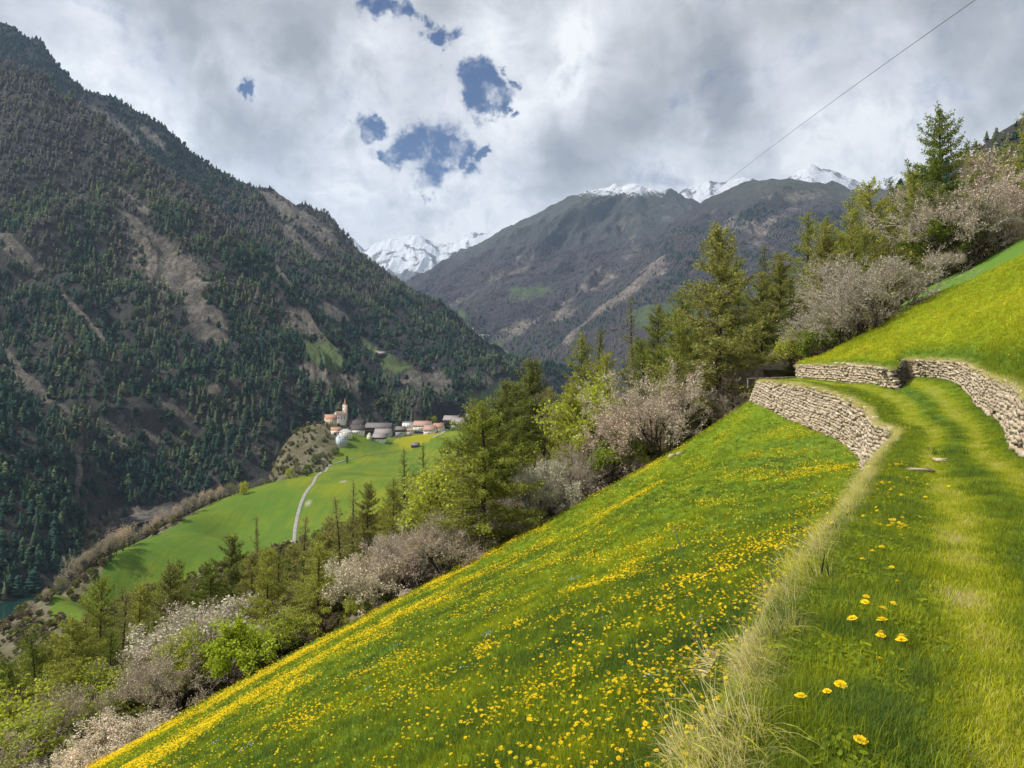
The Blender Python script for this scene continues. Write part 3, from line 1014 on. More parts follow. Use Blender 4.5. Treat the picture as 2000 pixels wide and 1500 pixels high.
# darker dome right of it
def mask_dome(X, Y, Z, px, py, T):
    nz = .45 * fbm(X / 200, Y / 200, 5, 36)
    lst = [(1480, 460, 50, 20, 60), (1430, 440, 30, 16, -40), (1500, 430, 60, 10, -20), (1240, 560, 80, 10, -35), (1560, 380, 70, 12, 0), (1290, 520, 40, 20, -40)]
    scar = sstep(d_polyline(px + 4 * gnoise(X / 40, Y / 40, 3), py + 4 * gnoise(X / 30, Y / 30, 4), [(1290, 512), (1262, 540), (1215, 580), (1175, 605), (1140, 625), (1122, 642), (1108, 668)]), 11, 3)
    rock = np.clip(blobs(px, py, lst) * .55 + nz, 0, 1)
    g = in_poly(px, py, [(1225, 612), (1262, 596), (1320, 590), (1360, 600), (1360, 660), (1240, 640)]).astype(float)
    alp = sstep(py, 420, 360) * .5
    return np.stack([np.clip(np.maximum(rock * (1 - g), scar * 1.3), 0, 1), np.clip(g * .7 + alp * .5, 0, 1), 0 * px, 0 * px + 1], -1)


c0 = [(1000, 790, 2600), (2300, 790, 2200)]
c1 = [(1000, 760, 2900), (1100, 735, 2800), (1300, 700, 2700), (2300, 700, 2300)]
c2 = [(1000, 757, 3000), (1050, 722, 3200), (1100, 672, 3500), (1150, 622, 3800), (1200, 575, 4100), (1250, 520, 4400), (1290, 468, 4700), (1320, 428, 4900), (1340, 407, 5000), (1370, 392, 5000), (1400, 380, 5000), (1440, 366, 5000),
      (1480, 355, 5000), (1510, 347, 5000), (1545, 345, 5000), (1580, 349, 5000), (1620, 358, 5000), (1650, 368, 5000), (1690, 378, 5000), (1750, 372, 4800), (2300, 300, 4500)]
DOME = mountain("dome_mountain", [c0, c1, c2], 1000, 2300, 440, [8, 230, 12], M_MID,
                lambda X, Y, Z, T: gullies(X, Y, Z, .85, -.5, 480, 61, 90) * taper(T, 2) + 8 * fbm(X / 80, Y / 80, 4, 2) * sstep(T, .9, 1.2),
                mask_dome, .5)


def far_range(name, crestp, seed, px0, px1, depth, snowline):
    c0 = [(px0, 760, depth * .72), (px1, 760, depth * .72)]
    c2 = [(p[0], p[1], depth) for p in crestp]

    def ms(X, Y, Z, px, py, T):
        s = sstep(Z, snowline - 250, snowline + 150)
        r = ridged(X / 500, Y / 500, 4, seed + 9)
        return np.stack([.55 + 0 * px, 0 * px, np.clip(s * (.80 - .42 * np.clip(r - .55, 0, 1)), 0, 1), 0 * px + 1], -1)
    return mountain(name, [c0, c2], px0, px1, 300, [130, 12], M_FAR,
                    lambda X, Y, Z, T: gullies(X, Y, Z, .9, -.3, 900, seed, 120) * sstep(T, .1, .5) * (1 - .75 * sstep(T, .75, 1)) + 14 * ridged(X / 160, Y / 160, 4, seed) * sstep(T, .1, .4),
                    ms, .5)


far_range("far_snow_range", [(560, 560, 1), (640, 520, 1), (672, 475, 1), (680, 466, 1), (690, 466, 1), (700, 476, 1), (712, 488, 1), (728, 480, 1), (745, 474, 1), (770, 470, 1), (800, 462, 1), (822, 461, 1), (840, 472, 1), (855, 480, 1), (868, 479, 1), (885, 476, 1),
                             (900, 470, 1), (915, 459, 1), (928, 456, 1), (945, 458, 1), (965, 457, 1), (1000, 465, 1), (1120, 520, 1)], 81, 560, 1120, 13000.0, 1750)
far_range("far_snow_peak", [(1250, 440, 1), (1318, 380, 1), (1345, 368, 1), (1375, 358, 1), (1388, 352, 1), (1405, 356, 1), (1430, 350, 1), (1452, 346, 1), (1475, 352, 1), (1500, 360, 1), (1540, 350, 1), (1555, 340, 1), (1568, 330, 1), (1580, 324, 1),
                            (1590, 324, 1), (1602, 332, 1), (1625, 336, 1), (1645, 346, 1), (1662, 352, 1), (1688, 362, 1), (1712, 356, 1), (1735, 350, 1), (1760, 345, 1), (1790, 343, 1), (1850, 360, 1), (2300, 420, 1)], 91, 1250, 2300, 11000.0, 2050)

# spur of the own hillside, upper right
c0 = [(1600, 640, 380), (2900, 200, 300)]
c1 = [(1600, 600, 430), (1900, 460, 420), (2900, 150, 340)]
c2 = [(1600, 520, 900), (1700, 430, 900), (1760, 365, 900), (1790, 348, 900), (1850, 322, 880), (1890, 303, 870), (1930, 275, 860), (1960, 254, 850), (2000, 233, 840), (2080, 190, 800), (2900, -300, 650)]
HIGH = mountain("high_spur", [c0, c1, c2], 1600, 2900, 160, [8, 60, 10], M_LEFT,
                lambda X, Y, Z, T: 7 * fbm(X / 60, Y / 60, 4, 2) * sstep(T, .9, 1.2) * (1 - .5 * sstep(T, 1.6, 2)),
                lambda X, Y, Z, px, py, T: np.stack([.3 * np.clip(fbm(X / 70, Y / 70, 3, 5), 0, 1), 0 * X, 0 * X, 0 * X + 1], -1), .3)

# air between here and the far side: one closed box of even haze
m = bpy.data.materials.new("haze_air"); m.use_nodes = True
n = NT(m.node_tree)
pv = n.n('ShaderNodeVolumePrincipled')
pv.inputs['Color'].default_value = (.50, .70, 1.0, 1)
pv.inputs['Density'].default_value = HAZE
pv.inputs['Anisotropy'].default_value = 0.2
out = n.n('ShaderNodeOutputMaterial')
n.t.links.new(pv.outputs[0], out.inputs['Volume'])
hx, hy0, hy1, hz0, hz1 = 14000.0, -60.0, 16000.0, -1200.0, 3700.0
hv = np.array([(x, y, z) for z in (hz0, hz1) for y in (hy0, hy1) for x in (-hx, hx)], float)
hf = np.array([(0, 2, 3, 1), (4, 5, 7, 6), (0, 1, 5, 4), (2, 6, 7, 3), (0, 4, 6, 2), (1, 3, 7, 5)])
if HAZE > 0:
    haze = obj("haze", mesh_data("haze", hv, hf, [m]), kind='stuff')
# ------------------------------------------------------------------ dry stone walls
def mat_stone():
    m, n = new_mat("dry_wall_stone")
    co = n.n('ShaderNodeNewGeometry')
    pos = co.outputs['Position']
    oi = n.n('ShaderNodeObjectInfo').outputs['Random']
    r = n.math('FRACT', n.math('ADD', n.math('MULTIPLY', oi, 7.3), n.math('MULTIPLY', co.outputs['Random Per Island'], 5.1)))
    a = n.noise(pos, 9.0, 5, .6); b = n.noise(pos, 55.0, 4, .6)
    c = n.n('ShaderNodeValToRGB'); n.set(c.inputs[0], r)
    cr = c.color_ramp
    cr.elements[0].color = (.30, .245, .175, 1); cr.elements[1].color = (.52, .46, .36, 1)
    for p, k in ((.3, (.40, .325, .225, 1)), (.55, (.34, .275, .20, 1)), (.8, (.45, .37, .26, 1))):
        e = cr.elements.new(p); e.color = k
    col = n.mix(n.ramp(a, .4, .7, 0, .5), c.outputs[0], (.26, .22, .18))
    col = n.mix(n.ramp(b, .5, .75, 0, .35), col, (.56, .52, .43))
    finish(n, col, .93, .6, n.math('ADD', a, n.math('MULTIPLY', b, .4)), .02, .1)
    return m


MAT_STONE = mat_stone()
MAT_CORE = simple_mat("wall_core_earth", (.085, .068, .05), .3, 6, .95, .8)


def stone_verts(seed):
    g = np.random.default_rng(seed)
    nu, nv = 8, 4
    V = [(0, 0, -1)]
    for j in range(1, nv):
        th = -np.pi / 2 + np.pi * j / nv
        for i in range(nu):
            ph = 2 * np.pi * (i + .5) / nu
            x, y, z = np.cos(th) * np.cos(ph), np.cos(th) * np.sin(ph), np.sin(th)
            V.append((x, y, z))
    V.append((0, 0, 1))
    V = np.array(V)
    V = np.sign(V) * np.abs(V) ** .17
    V = V / np.maximum(np.abs(V).max(0), 1e-6)
    V *= 1 + g.uniform(-.26, .10, V.shape)
    V[:, 2] += V[:, 0] * g.uniform(-.25, .25)
    Fc = []
    for i in range(nu):
        Fc.append((0, 1 + (i + 1) % nu, 1 + i))
    for j in range(nv - 2):
        for i in range(nu):
            a = 1 + j * nu + i; b = 1 + j * nu + (i + 1) % nu
            Fc.append((a, b, b + nu)); Fc.append((a, b + nu, a + nu))
    t = len(V) - 1; o = 1 + (nv - 2) * nu
    for i in range(nu):
        Fc.append((t, o + i, o + (i + 1) % nu))
    return V * .5, np.array(Fc)


STONES = [stone_verts(100 + i) for i in range(10)]
MAT_SHADESTONE = simple_mat('shade_darkened_slabs', (.10, .085, .07), .35, 7, .95, .6)  # stone colour darkened to paint in the shade on the return wall
SHADE_ME = [mesh_data('stone', v, f, [MAT_SHADESTONE]) for v, f in STONES]
STONE_ME = [mesh_data("stone", v, f, [MAT_STONE]) for v, f in STONES]


def wall(low, top, i0, i1, label, name="dry_stone_wall", size=1.0, seed=1, flip=1, grow_near=True, cap=300, sharp=False, mat=None):
    g = np.random.default_rng(seed)
    L0 = np.array(low[i0:i1 + 1], float); L1 = np.array(top[i0:i1 + 1], float)
    if sharp:
        k = np.linspace(0, len(L0) - 1, 160)
        q = lambda L: np.stack([np.interp(k, np.arange(len(L)), L[:, c]) for c in range(3)], 1)
        A, B = q(L0), q(L1)
    else:
        full = 60 * (len(low) - 1) + 1
        A = resample(low, full)[i0 * 60:i1 * 60 + 1]; B = resample(top, full)[i0 * 60:i1 * 60 + 1]
        A = A[::4]; B = B[::4]
    mid = (A + B) / 2
    seg = np.hypot(np.diff(mid[:, 0]), np.diff(mid[:, 1]))
    s = np.concatenate([[0], np.cumsum(seg)])
    H = B[:, 2] - A[:, 2]
    root = empty(name, tuple(A[len(A) // 2]))
    tag(root, label, "stone wall", "dry stone terrace walls")
    off = np.array(root.location)
    # core, set a little back from the stone faces and sunk into the ground
    tan = np.gradient(mid, axis=0); tan[:, 2] = 0
    tan /= np.linalg.norm(tan, axis=1, keepdims=True)
    nor = np.stack([-tan[:, 1], tan[:, 0], 0 * tan[:, 0]], 1) * flip      # outwards
    back = nor * .10
    rowsV = [A - back - [0, 0, .5], A - back, B - back * .8 - [0, 0, .03], B - nor * .55 - [0, 0, .04]]
    V = np.stack(rowsV) - off
    me = mesh_data("core", V.reshape(-1, 3), grid_faces(4, len(A)), [MAT_CORE], True)
    obj("core", me, root)
    items = []
    total = s[-1]
    h = 0.0
    Hm = H.max() + .05
    z = -.05
    while z < Hm:
        rh = g.uniform(.085, .165) * size
        x = g.uniform(-.1, 0)
        while x < total:
            near = 1.0
            w = g.choice([g.uniform(.12, .20), g.uniform(.18, .30), g.uniform(.28, .46)], p=[.40, .42, .18]) * size
            xc = x + w / 2
            if xc > total: break
            Hs = np.interp(xc, s, H)
            hh = rh * g.uniform(.75, 1.15)
            zc = z + rh / 2 + .025 * math.sin(xc * 1.7 + z * 3)
            lim_ = np.interp(xc, s, mid[:, 1])
            if zc < Hs + g.uniform(-.05, .04) - (.38 * size if (flip == 1 and low is A_L and lim_ < 25) else 0):
                f = np.clip(zc / max(Hs, .01), -.1, 1.05)
                a = np.array([np.interp(xc, s, A[:, c]) for c in range(3)]); b = np.array([np.interp(xc, s, B[:, c]) for c in range(3)])
                nn = np.array([np.interp(xc, s, nor[:, c]) for c in range(3)]); nn /= np.linalg.norm(nn)
                p = a * (1 - f) + b * f
                p[2] = a[2] + zc
                p = p + nn * g.uniform(-.045, .04); p[2] += g.uniform(-.02, .02)
                ang = math.atan2(nn[1], nn[0]) - math.pi / 2
                dep = g.uniform(.22, .34)
                items.append((p, ang + g.uniform(-.12, .12), (w * g.uniform(.88, 1.02), dep, hh * 1.0), g.uniform(-.22, .22), int(g.integers(0, 10))))
            x += w * g.uniform(.92, 1.0)
        z += rh * .93
    # the stones that show largest become parts, the rest one part
    def seen(it):
        p = it[0]
        if p[1] < 1: return -1
        px, py = project(p)
        hid = (name == "dry_stone_wall" and flip == 1 and p[1] < 25.5)
        inside = (px < 2010) & (py < 1510) & (px > -10)
        return (it[2][0] * it[2][2]) / (p[1] ** 2) * (1 if inside else .001) * (.001 if hid else 1)
    items.sort(key=seen, reverse=True)
    for k, (p, ang, sc, tilt, v) in enumerate(items[:cap]):
        o = bpy.data.objects.new("stone", (STONE_ME if mat is None else SHADE_ME)[v])
        o.location = p - off; o.rotation_euler = (tilt * .6, tilt, ang); o.scale = sc
        link(o, root)
    parts = []
    for (p, ang, sc, tilt, v) in items[cap:]:
        V, Fc = STONES[v]
        M = Matrix.Rotation(ang, 3, 'Z') @ Matrix.Rotation(tilt, 3, 'Y') @ Matrix.Diagonal(sc)
        parts.append((V @ np.array(M).T + (p - off), Fc))
    if parts:
        V, Fc = join_parts(parts)
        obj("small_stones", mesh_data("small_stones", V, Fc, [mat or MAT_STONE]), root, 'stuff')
    return A, B, nor


WL = wall(A_L, B_L, 1, 16, "pale dry stone wall holding up the grassy path, its face towards the lower meadow", flip=1, seed=3)
WR = wall(C_L, D_L, 1, 11, "pale dry stone wall curving down along the far side of the path below the yellow meadow", flip=1, seed=5)
WN = wall(C_L, D_L, 11, 12, "short return of stacked slabs with shade painted into the stone colour between the two upper stone walls", flip=1, seed=6, sharp=True, mat=MAT_SHADESTONE)
WT = wall(C_L, D_L, 12, 16, "low pale dry stone wall beyond the dark corner, running to the wood", flip=1, seed=8, sharp=False)
# ------------------------------------------------------------------ tree materials
def mat_leaf(name, lo, hi, trans=.45, inst=False, scale=.9):
    m, n = new_mat(name)
    g = n.n('ShaderNodeNewGeometry')
    r = g.outputs['Random Per Island']
    a = n.noise(g.outputs['Position'], scale, 3, .6)
    f = n.math('ADD', n.math('MULTIPLY', r, .55), n.math('MULTIPLY', a, .55), clamp=True)
    col = n.mix(n.ramp(f, .2, .85), lo, hi)
    if inst:
        t = n.attr('tint', 'INSTANCER')
    else:
        t = n.n('ShaderNodeObjectInfo').outputs['Random']
    col = n.mix(1.0, col, n.mix(t, (.62, .70, .62), (1.40, 1.28, 1.2)), 'MULTIPLY')
    leaf_out(n, col, trans)
    return m


MAT_BARK = simple_mat("larch_bark", (.050, .040, .030), .3, 7, .95, .5)
MAT_TWIG = simple_mat("pale_twig_bark", (.36, .31, .25), .2, 5, .95)
MAT_LTWIG = simple_mat("larch_twig_bark", (.17, .135, .085), .2, 5, .95)
MAT_NEEDLE = mat_leaf("larch_needles", (.160, .190, .034), (.335, .370, .075))
MAT_NEEDLE2 = mat_leaf("larch_needles_olive", (.150, .165, .050), (.290, .305, .095))
MAT_LIME = mat_leaf("fresh_lime_leaves", (.230, .290, .025), (.400, .460, .060))
MAT_MAPLE = mat_leaf("bright_maple_leaves", (.190, .270, .018), (.360, .450, .050))
MAT_PINK = mat_leaf("pinkish_blossom", (.42, .34, .295), (.68, .58, .51), .3)
MAT_WHITE = mat_leaf("white_blossom", (.42, .37, .28), (.72, .67, .55), .3)
MAT_GREY = mat_leaf("grey_catkins", (.32, .27, .205), (.54, .46, .36), .3)


def needle_clumps(P0, P1, step, size, g, droop=.03):
    L = np.linalg.norm(P1 - P0, axis=1)
    k = np.maximum((L / step).astype(int), 1)
    idx = np.repeat(np.arange(len(L)), k)
    t = g.random(len(idx))[:, None]
    C = P0[idx] * (1 - t) + P1[idx] * t + g.normal(size=(len(idx), 3)) * droop
    A = unit_vecs(len(idx), g); B = np.cross(A, unit_vecs(len(idx), g)); B /= np.linalg.norm(B, axis=1, keepdims=True) + 1e-9
    s = size * g.uniform(.6, 1.3, (len(idx), 1))
    return quads_at(C, A * s * .5, B * s * .28)


def make_larch(seed, H, width=1.0, bare=0.0, fill=1.0):
    """trunk, branches and crown meshes data of a spring larch, base at the origin"""
    g = np.random.default_rng(seed)
    n = 14
    tz = np.linspace(0, 1, n)
    bend = g.normal(size=2) * .02 * H
    tp = np.stack([bend[0] * tz ** 2 + .01 * H * np.sin(tz * 5 + seed), bend[1] * tz ** 2, tz * H], 1)
    tr = H * .0155 * (1 - tz) ** .8 + .012
    tr[0] *= 1.35
    trunk = pipe(np.concatenate([[tp[0] - [0, 0, .5]], tp]), np.concatenate([[tr[0]], tr]), 8)
    nb = int(7.6 * H)
    B0, B1, R0, R1, T0, T1 = [], [], [], [], [], []
    for i in range(nb):
        f = .10 + .885 * (i / nb) ** .92
        base = np.array([np.interp(f * H, tp[:, 2], tp[:, 0]), np.interp(f * H, tp[:, 2], tp[:, 1]), f * H])
        az = i * 2.39996 + g.normal() * .5
        prof = (1 - f) ** .66 * (.55 + .45 * sstep(f, .06, .28))
        L = (H * .36 * prof * width + .25) * g.uniform(.62, 1.18)
        if g.random() < bare: L *= g.uniform(.3, .7)
        d = np.array([math.cos(az), math.sin(az), 0])
        el0 = np.interp(f, [0, .5, 1], [-.05, .22, .95]) + g.normal() * .20
        m = 6
        pts = [base]
        for k in range(m):
            el = el0 - .30 * math.sin(math.pi * (k + .5) / m) + .45 * (k / m) ** 2
            az2 = az + g.normal() * .10
            pts.append(pts[-1] + L / m * np.array([math.cos(az2) * math.cos(el), math.sin(az2) * math.cos(el), math.sin(el)]))
        pts = np.array(pts)
        r = np.linspace(.010 + .011 * L, .006, m + 1)
        B0.append(pts[:-1]); B1.append(pts[1:]); R0.append(r[:-1]); R1.append(r[1:])
        nt = max(int(L / .15), 3)
        tt_ = np.linspace(.14, 1.0, nt) + g.normal(size=nt) * .02
        for t in tt_:
            t = min(max(t, 0), .999) * m
            a = int(t); p = pts[a] * (1 - t + a) + pts[a + 1] * (t - a)
            dr = pts[a + 1] - pts[a]; dr /= np.linalg.norm(dr)
            for sgn in (-1, 1):
                if g.random() < .12 + bare * .4: continue
                side = np.cross(dr, [0, 0, 1]) * sgn
                l = g.uniform(.18, .42) * (.6 + .30 * L) * (1.05 - .55 * t / m)
                dv = dr * .6 + side * g.uniform(.2, 1.1) + np.array([0, 0, g.uniform(-.9, .75)])
                dv /= np.linalg.norm(dv)
                T0.append(p); T1.append(p + dv * l)
    B0 = np.concatenate(B0); B1 = np.concatenate(B1); R0 = np.concatenate(R0); R1 = np.concatenate(R1)
    T0 = np.array(T0); T1 = np.array(T1)
    br = join_parts([tubes(B0, B1, R0, R1, 4), tubes(T0, T1, np.full(len(T0), .006), np.full(len(T0), .003), 3)])
    fol = needle_clumps(T0, T1, .034 / fill, .100, g, .10)
    fol2 = needle_clumps(B0, B1, .035 / fill, .095, g, .09)
    return trunk, br, join_parts([fol, fol2])


def bush_skeleton(seed, H, stems, spread, depth=6, kids=3, single=False):
    g = np.random.default_rng(seed)
    if single:
        n0 = 1
        p = np.array([[0, 0, 0.0]]); d = np.array([[.05, .03, 1.0]]); l = np.array([H * .30]); r = np.array([H * .016])
    else:
        n0 = stems
        az = np.arange(n0) * 2 * np.pi / n0 + g.normal(size=n0) * .4
        sp = g.uniform(.25, 1.0, n0) * spread
        d = np.stack([np.cos(az) * sp, np.sin(az) * sp, np.ones(n0)], 1)
        p = np.stack([np.cos(az), np.sin(az), 0 * az], 1) * H * .02
        l = np.full(n0, H * .27) * g.uniform(.8, 1.2, n0)
        r = np.full(n0, H * .011)
    d /= np.linalg.norm(d, axis=1, keepdims=True)
    S = []
    for lev in range(depth):
        e = p + d * l[:, None]
        S.append((p, e, r, r * .62, lev))
        k = kids if lev > 0 or not single else 6
        idx = np.repeat(np.arange(len(p)), k)
        t = g.uniform(.45, 1.0, (len(idx), 1)); t[::k] = 1.0
        np_ = p[idx] * (1 - t) + e[idx] * t
        side = unit_vecs(len(idx), g)
        nd = d[idx] + side * g.uniform(.35, .85, (len(idx), 1)) * (1.35 if (single and lev == 0) else 1)
        nd[:, 2] += .10
        nd /= np.linalg.norm(nd, axis=1, keepdims=True)
        p, d = np_, nd
        l = l[idx] * g.uniform(.60, .86, len(idx))
        r = r[idx] * .58
    return S, g


def make_bush(seed, H, stems=6, spread=.8, leaf=.07, density=1.0, depth=7, single=False, droop=.06, lw=.6):
    S, g = bush_skeleton(seed, H, stems, spread, depth, 3, single)
    thick = [s for s in S if s[4] <= 2]; thin = [s for s in S if s[4] > 2]
    tr = join_parts([tubes(s[0], s[1], s[2], s[3], 6) for s in thick])
    br = join_parts([tubes(s[0], s[1], np.maximum(s[2], .0045), np.maximum(s[3], .003), 3) for s in thin])
    ends = S[-1]; e2 = S[-2]
    P0 = np.concatenate([ends[0], e2[0]]); P1 = np.concatenate([ends[1], e2[1]])
    n = int(len(P0) * density)
    idx = g.integers(0, len(P0), n)
    t = g.random((n, 1))
    C = P0[idx] * (1 - t) + P1[idx] * t + g.normal(size=(n, 3)) * droop
    A = unit_vecs(n, g); B = np.cross(A, unit_vecs(n, g)); B /= np.linalg.norm(B, axis=1, keepdims=True) + 1e-9
    s = leaf * g.uniform(.6, 1.4, (n, 1))
    fol = quads_at(C, A * s * .5, B * s * .5 * lw)
    return tr, br, fol


def tree_template(kind, meshes, mats, names):
    """list of mesh data for the parts"""
    return [(nm, mesh_data(nm, v, f, [mt])) for nm, (v, f), mt in zip(names, meshes, mats)]


LN = ("trunk", "branches", "crown")
LARCH = []
for sd, H, w, bare, fill, mt in ((1, 12, 1.0, .05, 1.25, MAT_NEEDLE), (2, 12, .82, .15, .9, MAT_NEEDLE), (3, 11, .75, .3, .6, MAT_NEEDLE2), (4, 13, .9, .08, 1.5, MAT_NEEDLE2),
                                 (5, 11, 1.1, .05, 1.0, MAT_NEEDLE)):
    LARCH.append((H, tree_template('larch', make_larch(sd, H, w, bare, fill), (MAT_BARK, MAT_LTWIG, mt), LN)))
BARE_LARCH = (11, tree_template('larch', make_larch(9, 11, .62, .55, .33), (MAT_BARK, MAT_BARK, MAT_NEEDLE2), LN))
BN = ("trunk", "branches", "blossom")
PINK = [(5.0, tree_template('b', make_bush(21, 5.0, 7, .95, .050, 1.5), (MAT_BARK, MAT_TWIG, MAT_PINK), BN)),
        (5.0, tree_template('b', make_bush(22, 5.0, 6, .8, .050, 1.5), (MAT_BARK, MAT_TWIG, MAT_PINK), BN))]
GREYB = [(4.0, tree_template('b', make_bush(23, 4.0, 8, 1.0, .038, .8), (MAT_BARK, MAT_TWIG, MAT_GREY), BN)),
         (4.0, tree_template('b', make_bush(28, 4.0, 7, .9, .038, .8), (MAT_BARK, MAT_TWIG, MAT_GREY), BN))]
WHITEB = [(4.0, tree_template('b', make_bush(24, 4.0, 7, .9, .062, 1.5), (MAT_BARK, MAT_TWIG, MAT_WHITE), BN))]
MAPLE = (4.0, tree_template('m', make_bush(25, 4.0, 5, .7, .085, 6.0, 7, True, .10, .8), (MAT_BARK, MAT_TWIG, MAT_MAPLE), LN))
LIME = (4.0, tree_template('m', make_bush(26, 4.0, 6, .7, .085, 1.6, 7, False, .10, .7), (MAT_BARK, MAT_TWIG, MAT_LIME), LN))
ALL_TREES = []


def put_tree(name, tmpl, loc, height, label, cat, group, width=1.0, rz=None, lean=0.0):
    H0, parts = tmpl
    s = height / H0
    r = empty(name, loc, random.uniform(0, 6.28) if rz is None else rz, (s * width, s * width, s))
    if lean: r.rotation_euler[1] = lean
    tag(r, label, cat, group)
    for nm, me in parts:
        o = bpy.data.objects.new(nm, me)
        link(o, r)
    ALL_TREES.append((r, loc[0], loc[1], height))
    return r


def tree_at(name, tmpl, px, d, top, label, cat, group, width=1.0, lean=0.0, sink=.1, zoff=0.0, minh=1.0):
    x = (px - 1000) / F * d
    zt = (750 - top) / F * d
    z = float(val_z(np.array(x), np.array(float(d)))) - sink + zoff
    h = max(zt - z, minh)
    return put_tree(name, tmpl, (x, d, z), h, label, cat, group, width, lean=lean)


GL = "larches in the wood below the path"
larches = [
    (1405, 52, 447, 3, 1.15, "tallest dense olive-green larch beside the end of the lower stone wall"),
    (1838, 60, 212, 0, .92, "tall larch standing highest against the sky above the pink scrub"),
    (946, 44.6, 782, 0, 1.3, "broad larch with thick dark trunk at the edge of the lower meadow"),
    (1028, 66, 706, 3, 1.0, "tall larch behind the white blossoming cherry with a bare dark lower trunk"),
    (1130, 72, 652, 1, 1.0, "slim pointed larch in front of the distant scree slope"),
    (1163, 78, 642, 2, .9, "thin larch just behind the slim pointed one near the scree slope"),
    (1118, 52, 745, 0, .75, "columnar yellow-green larch next to the white blossoming cherry"),
    (1575, 84, 418, 1, .95, "pointed larch left of its twin behind the dead-trunked pair"),
    (1612, 88, 424, 1, .95, "twin pointed larch below the dark dome mountain"),
    (1500, 100, 476, 2, .8, "small thin larch top showing between the tallest larch and the twins"),
    (1542, 62, 555, 3, .9, "larch with a leaning dark trunk beyond the low stone wall"),
    (1520, 74, 520, 4, .9, "soft green larch filling the gap behind the leaning trunk"),
    (1664, 92, 386, 1, 1.0, "larch rising behind the pink cherry scrub near the middle of the dome"),
    (1708, 96, 352, 4, .9, "larch whose tip meets the snowy peak"),
    (1752, 104, 345, 2, .9, "thin ragged larch under the far snow ridge"),
    (1788, 74, 330, 0, .95, "full larch touching the flank of the tallest hilltop larch"),
    (1640, 70, 455, 4, 1.0, "bushy larch directly behind the pink cherry scrub"),
    (1742, 66, 420, 3, 1.0, "olive larch between the two masses of pink scrub"),
    (1330, 62, 570, 4, 1.0, "round yellow-green larch left of the tallest dense one"),
    (1440, 76, 500, 1, 1.1, "larch partly hidden behind the tallest dense one"),
    (1285, 90, 600, 3, 1.0, "olive larch above the pinkish cherry at the meadow corner"),
    (1190, 60, 690, 4, 1.0, "leafy larch between the slim pointed larch and the pinkish cherry"),
    (1060, 84, 700, 2, 1.0, "ragged larch with its tip over the dark village gorge"),
    (875, 60, 858, 1, 1.0, "pointed larch just below the far end of the village road"),
    (915, 70, 800, 4, 1.0, "light green larch beside the village's last roofs"),
    (985, 58, 748, 3, 1.1, "larch whose crown overlaps the end of the village"),
    (667, 52, 968, 2, 1.0, "dark trunked larch above the white shrubs in the middle of the wood"),
    (715, 66, 945, 3, .9, "thin olive larch with a crooked top against the road meadow"),
    (503, 74, 1008, 2, .45, "slender lone larch pole with a small tuft in front of the green meadow"),
    (455, 62, 1048, 3, 1.1, "wide olive larch left of the slender pole"),
    (590, 56, 1010, 2, .95, "thin larch beside the lower end of the pale road"),
    (525, 47, 1072, 4, .85, "yellow-green larch in front of the foot of the meadow"),
    (412, 58, 1098, 0, 1.0, "small full green larch below the meadow"),
    (330, 60, 1100, 3, .85, "olive larch with two tips above the white blossom patch"),
    (352, 64, 1092, 1, .8, "narrow larch half behind the two-tipped one"),
    (195, 58, 1132, 4, .9, "pale green larch at the corner of the valley meadow"),
    (240, 56, 1150, 2, .9, "thin brownish larch next to the one at the meadow corner"),
    (145, 46, 1208, 0, 1.15, "bright yellow-green larch with a dark trunk near the picture's lower corner"),
    (216, 50, 1235, 4, .9, "yellowish larch behind the grey leafless scrub"),
    (15, 42, 1290, 0, 1.1, "bright larch cut by the left border of the picture"),
    (70, 52, 1235, 4, 1.0, "pale larch over the rocky river bank"),
    (300, 52, 1200, 1, .9, "soft green larch left of the white blossom patch"),
    (620, 46, 1060, 4, 1.2, "wide lime larch above the olive scrub"),
    (770, 56, 935, 1, .95, "narrow larch in front of the sunny road meadow"),
    (640, 60, 1010, 3, .9, "slightly brown larch among the darker trunks"),
    (2010, 92, 205, 1, 1.0, "larch at the right border of the picture above the pink scrub"),
    (1905, 84, 300, 4, .9, "larch half sunk behind the upper pink scrub"),
]
for px, d, top, v, w, lab in larches:
    tree_at("larch_tree", LARCH[v], px, d, top, lab, "larch", GL, w, lean=random.uniform(-.03, .03))
for px, d, top, w, lab in ((790, 64, 878, .9, "sparse dark larch skeleton in front of the road meadow"), (826, 66, 868, .9, "sparse dark larch beside the small field barn"),
                           (1232, 96, 578, .8, "nearly bare dark larch trunk against the distant scree"), (690, 70, 940, .8, "almost leafless larch with a kinked tip"),
                           (545, 60, 1060, .8, "sparse brown larch left of the pale road's lower end")):
    tree_at("larch_tree", BARE_LARCH, px, d, top, lab, "larch", GL, w)

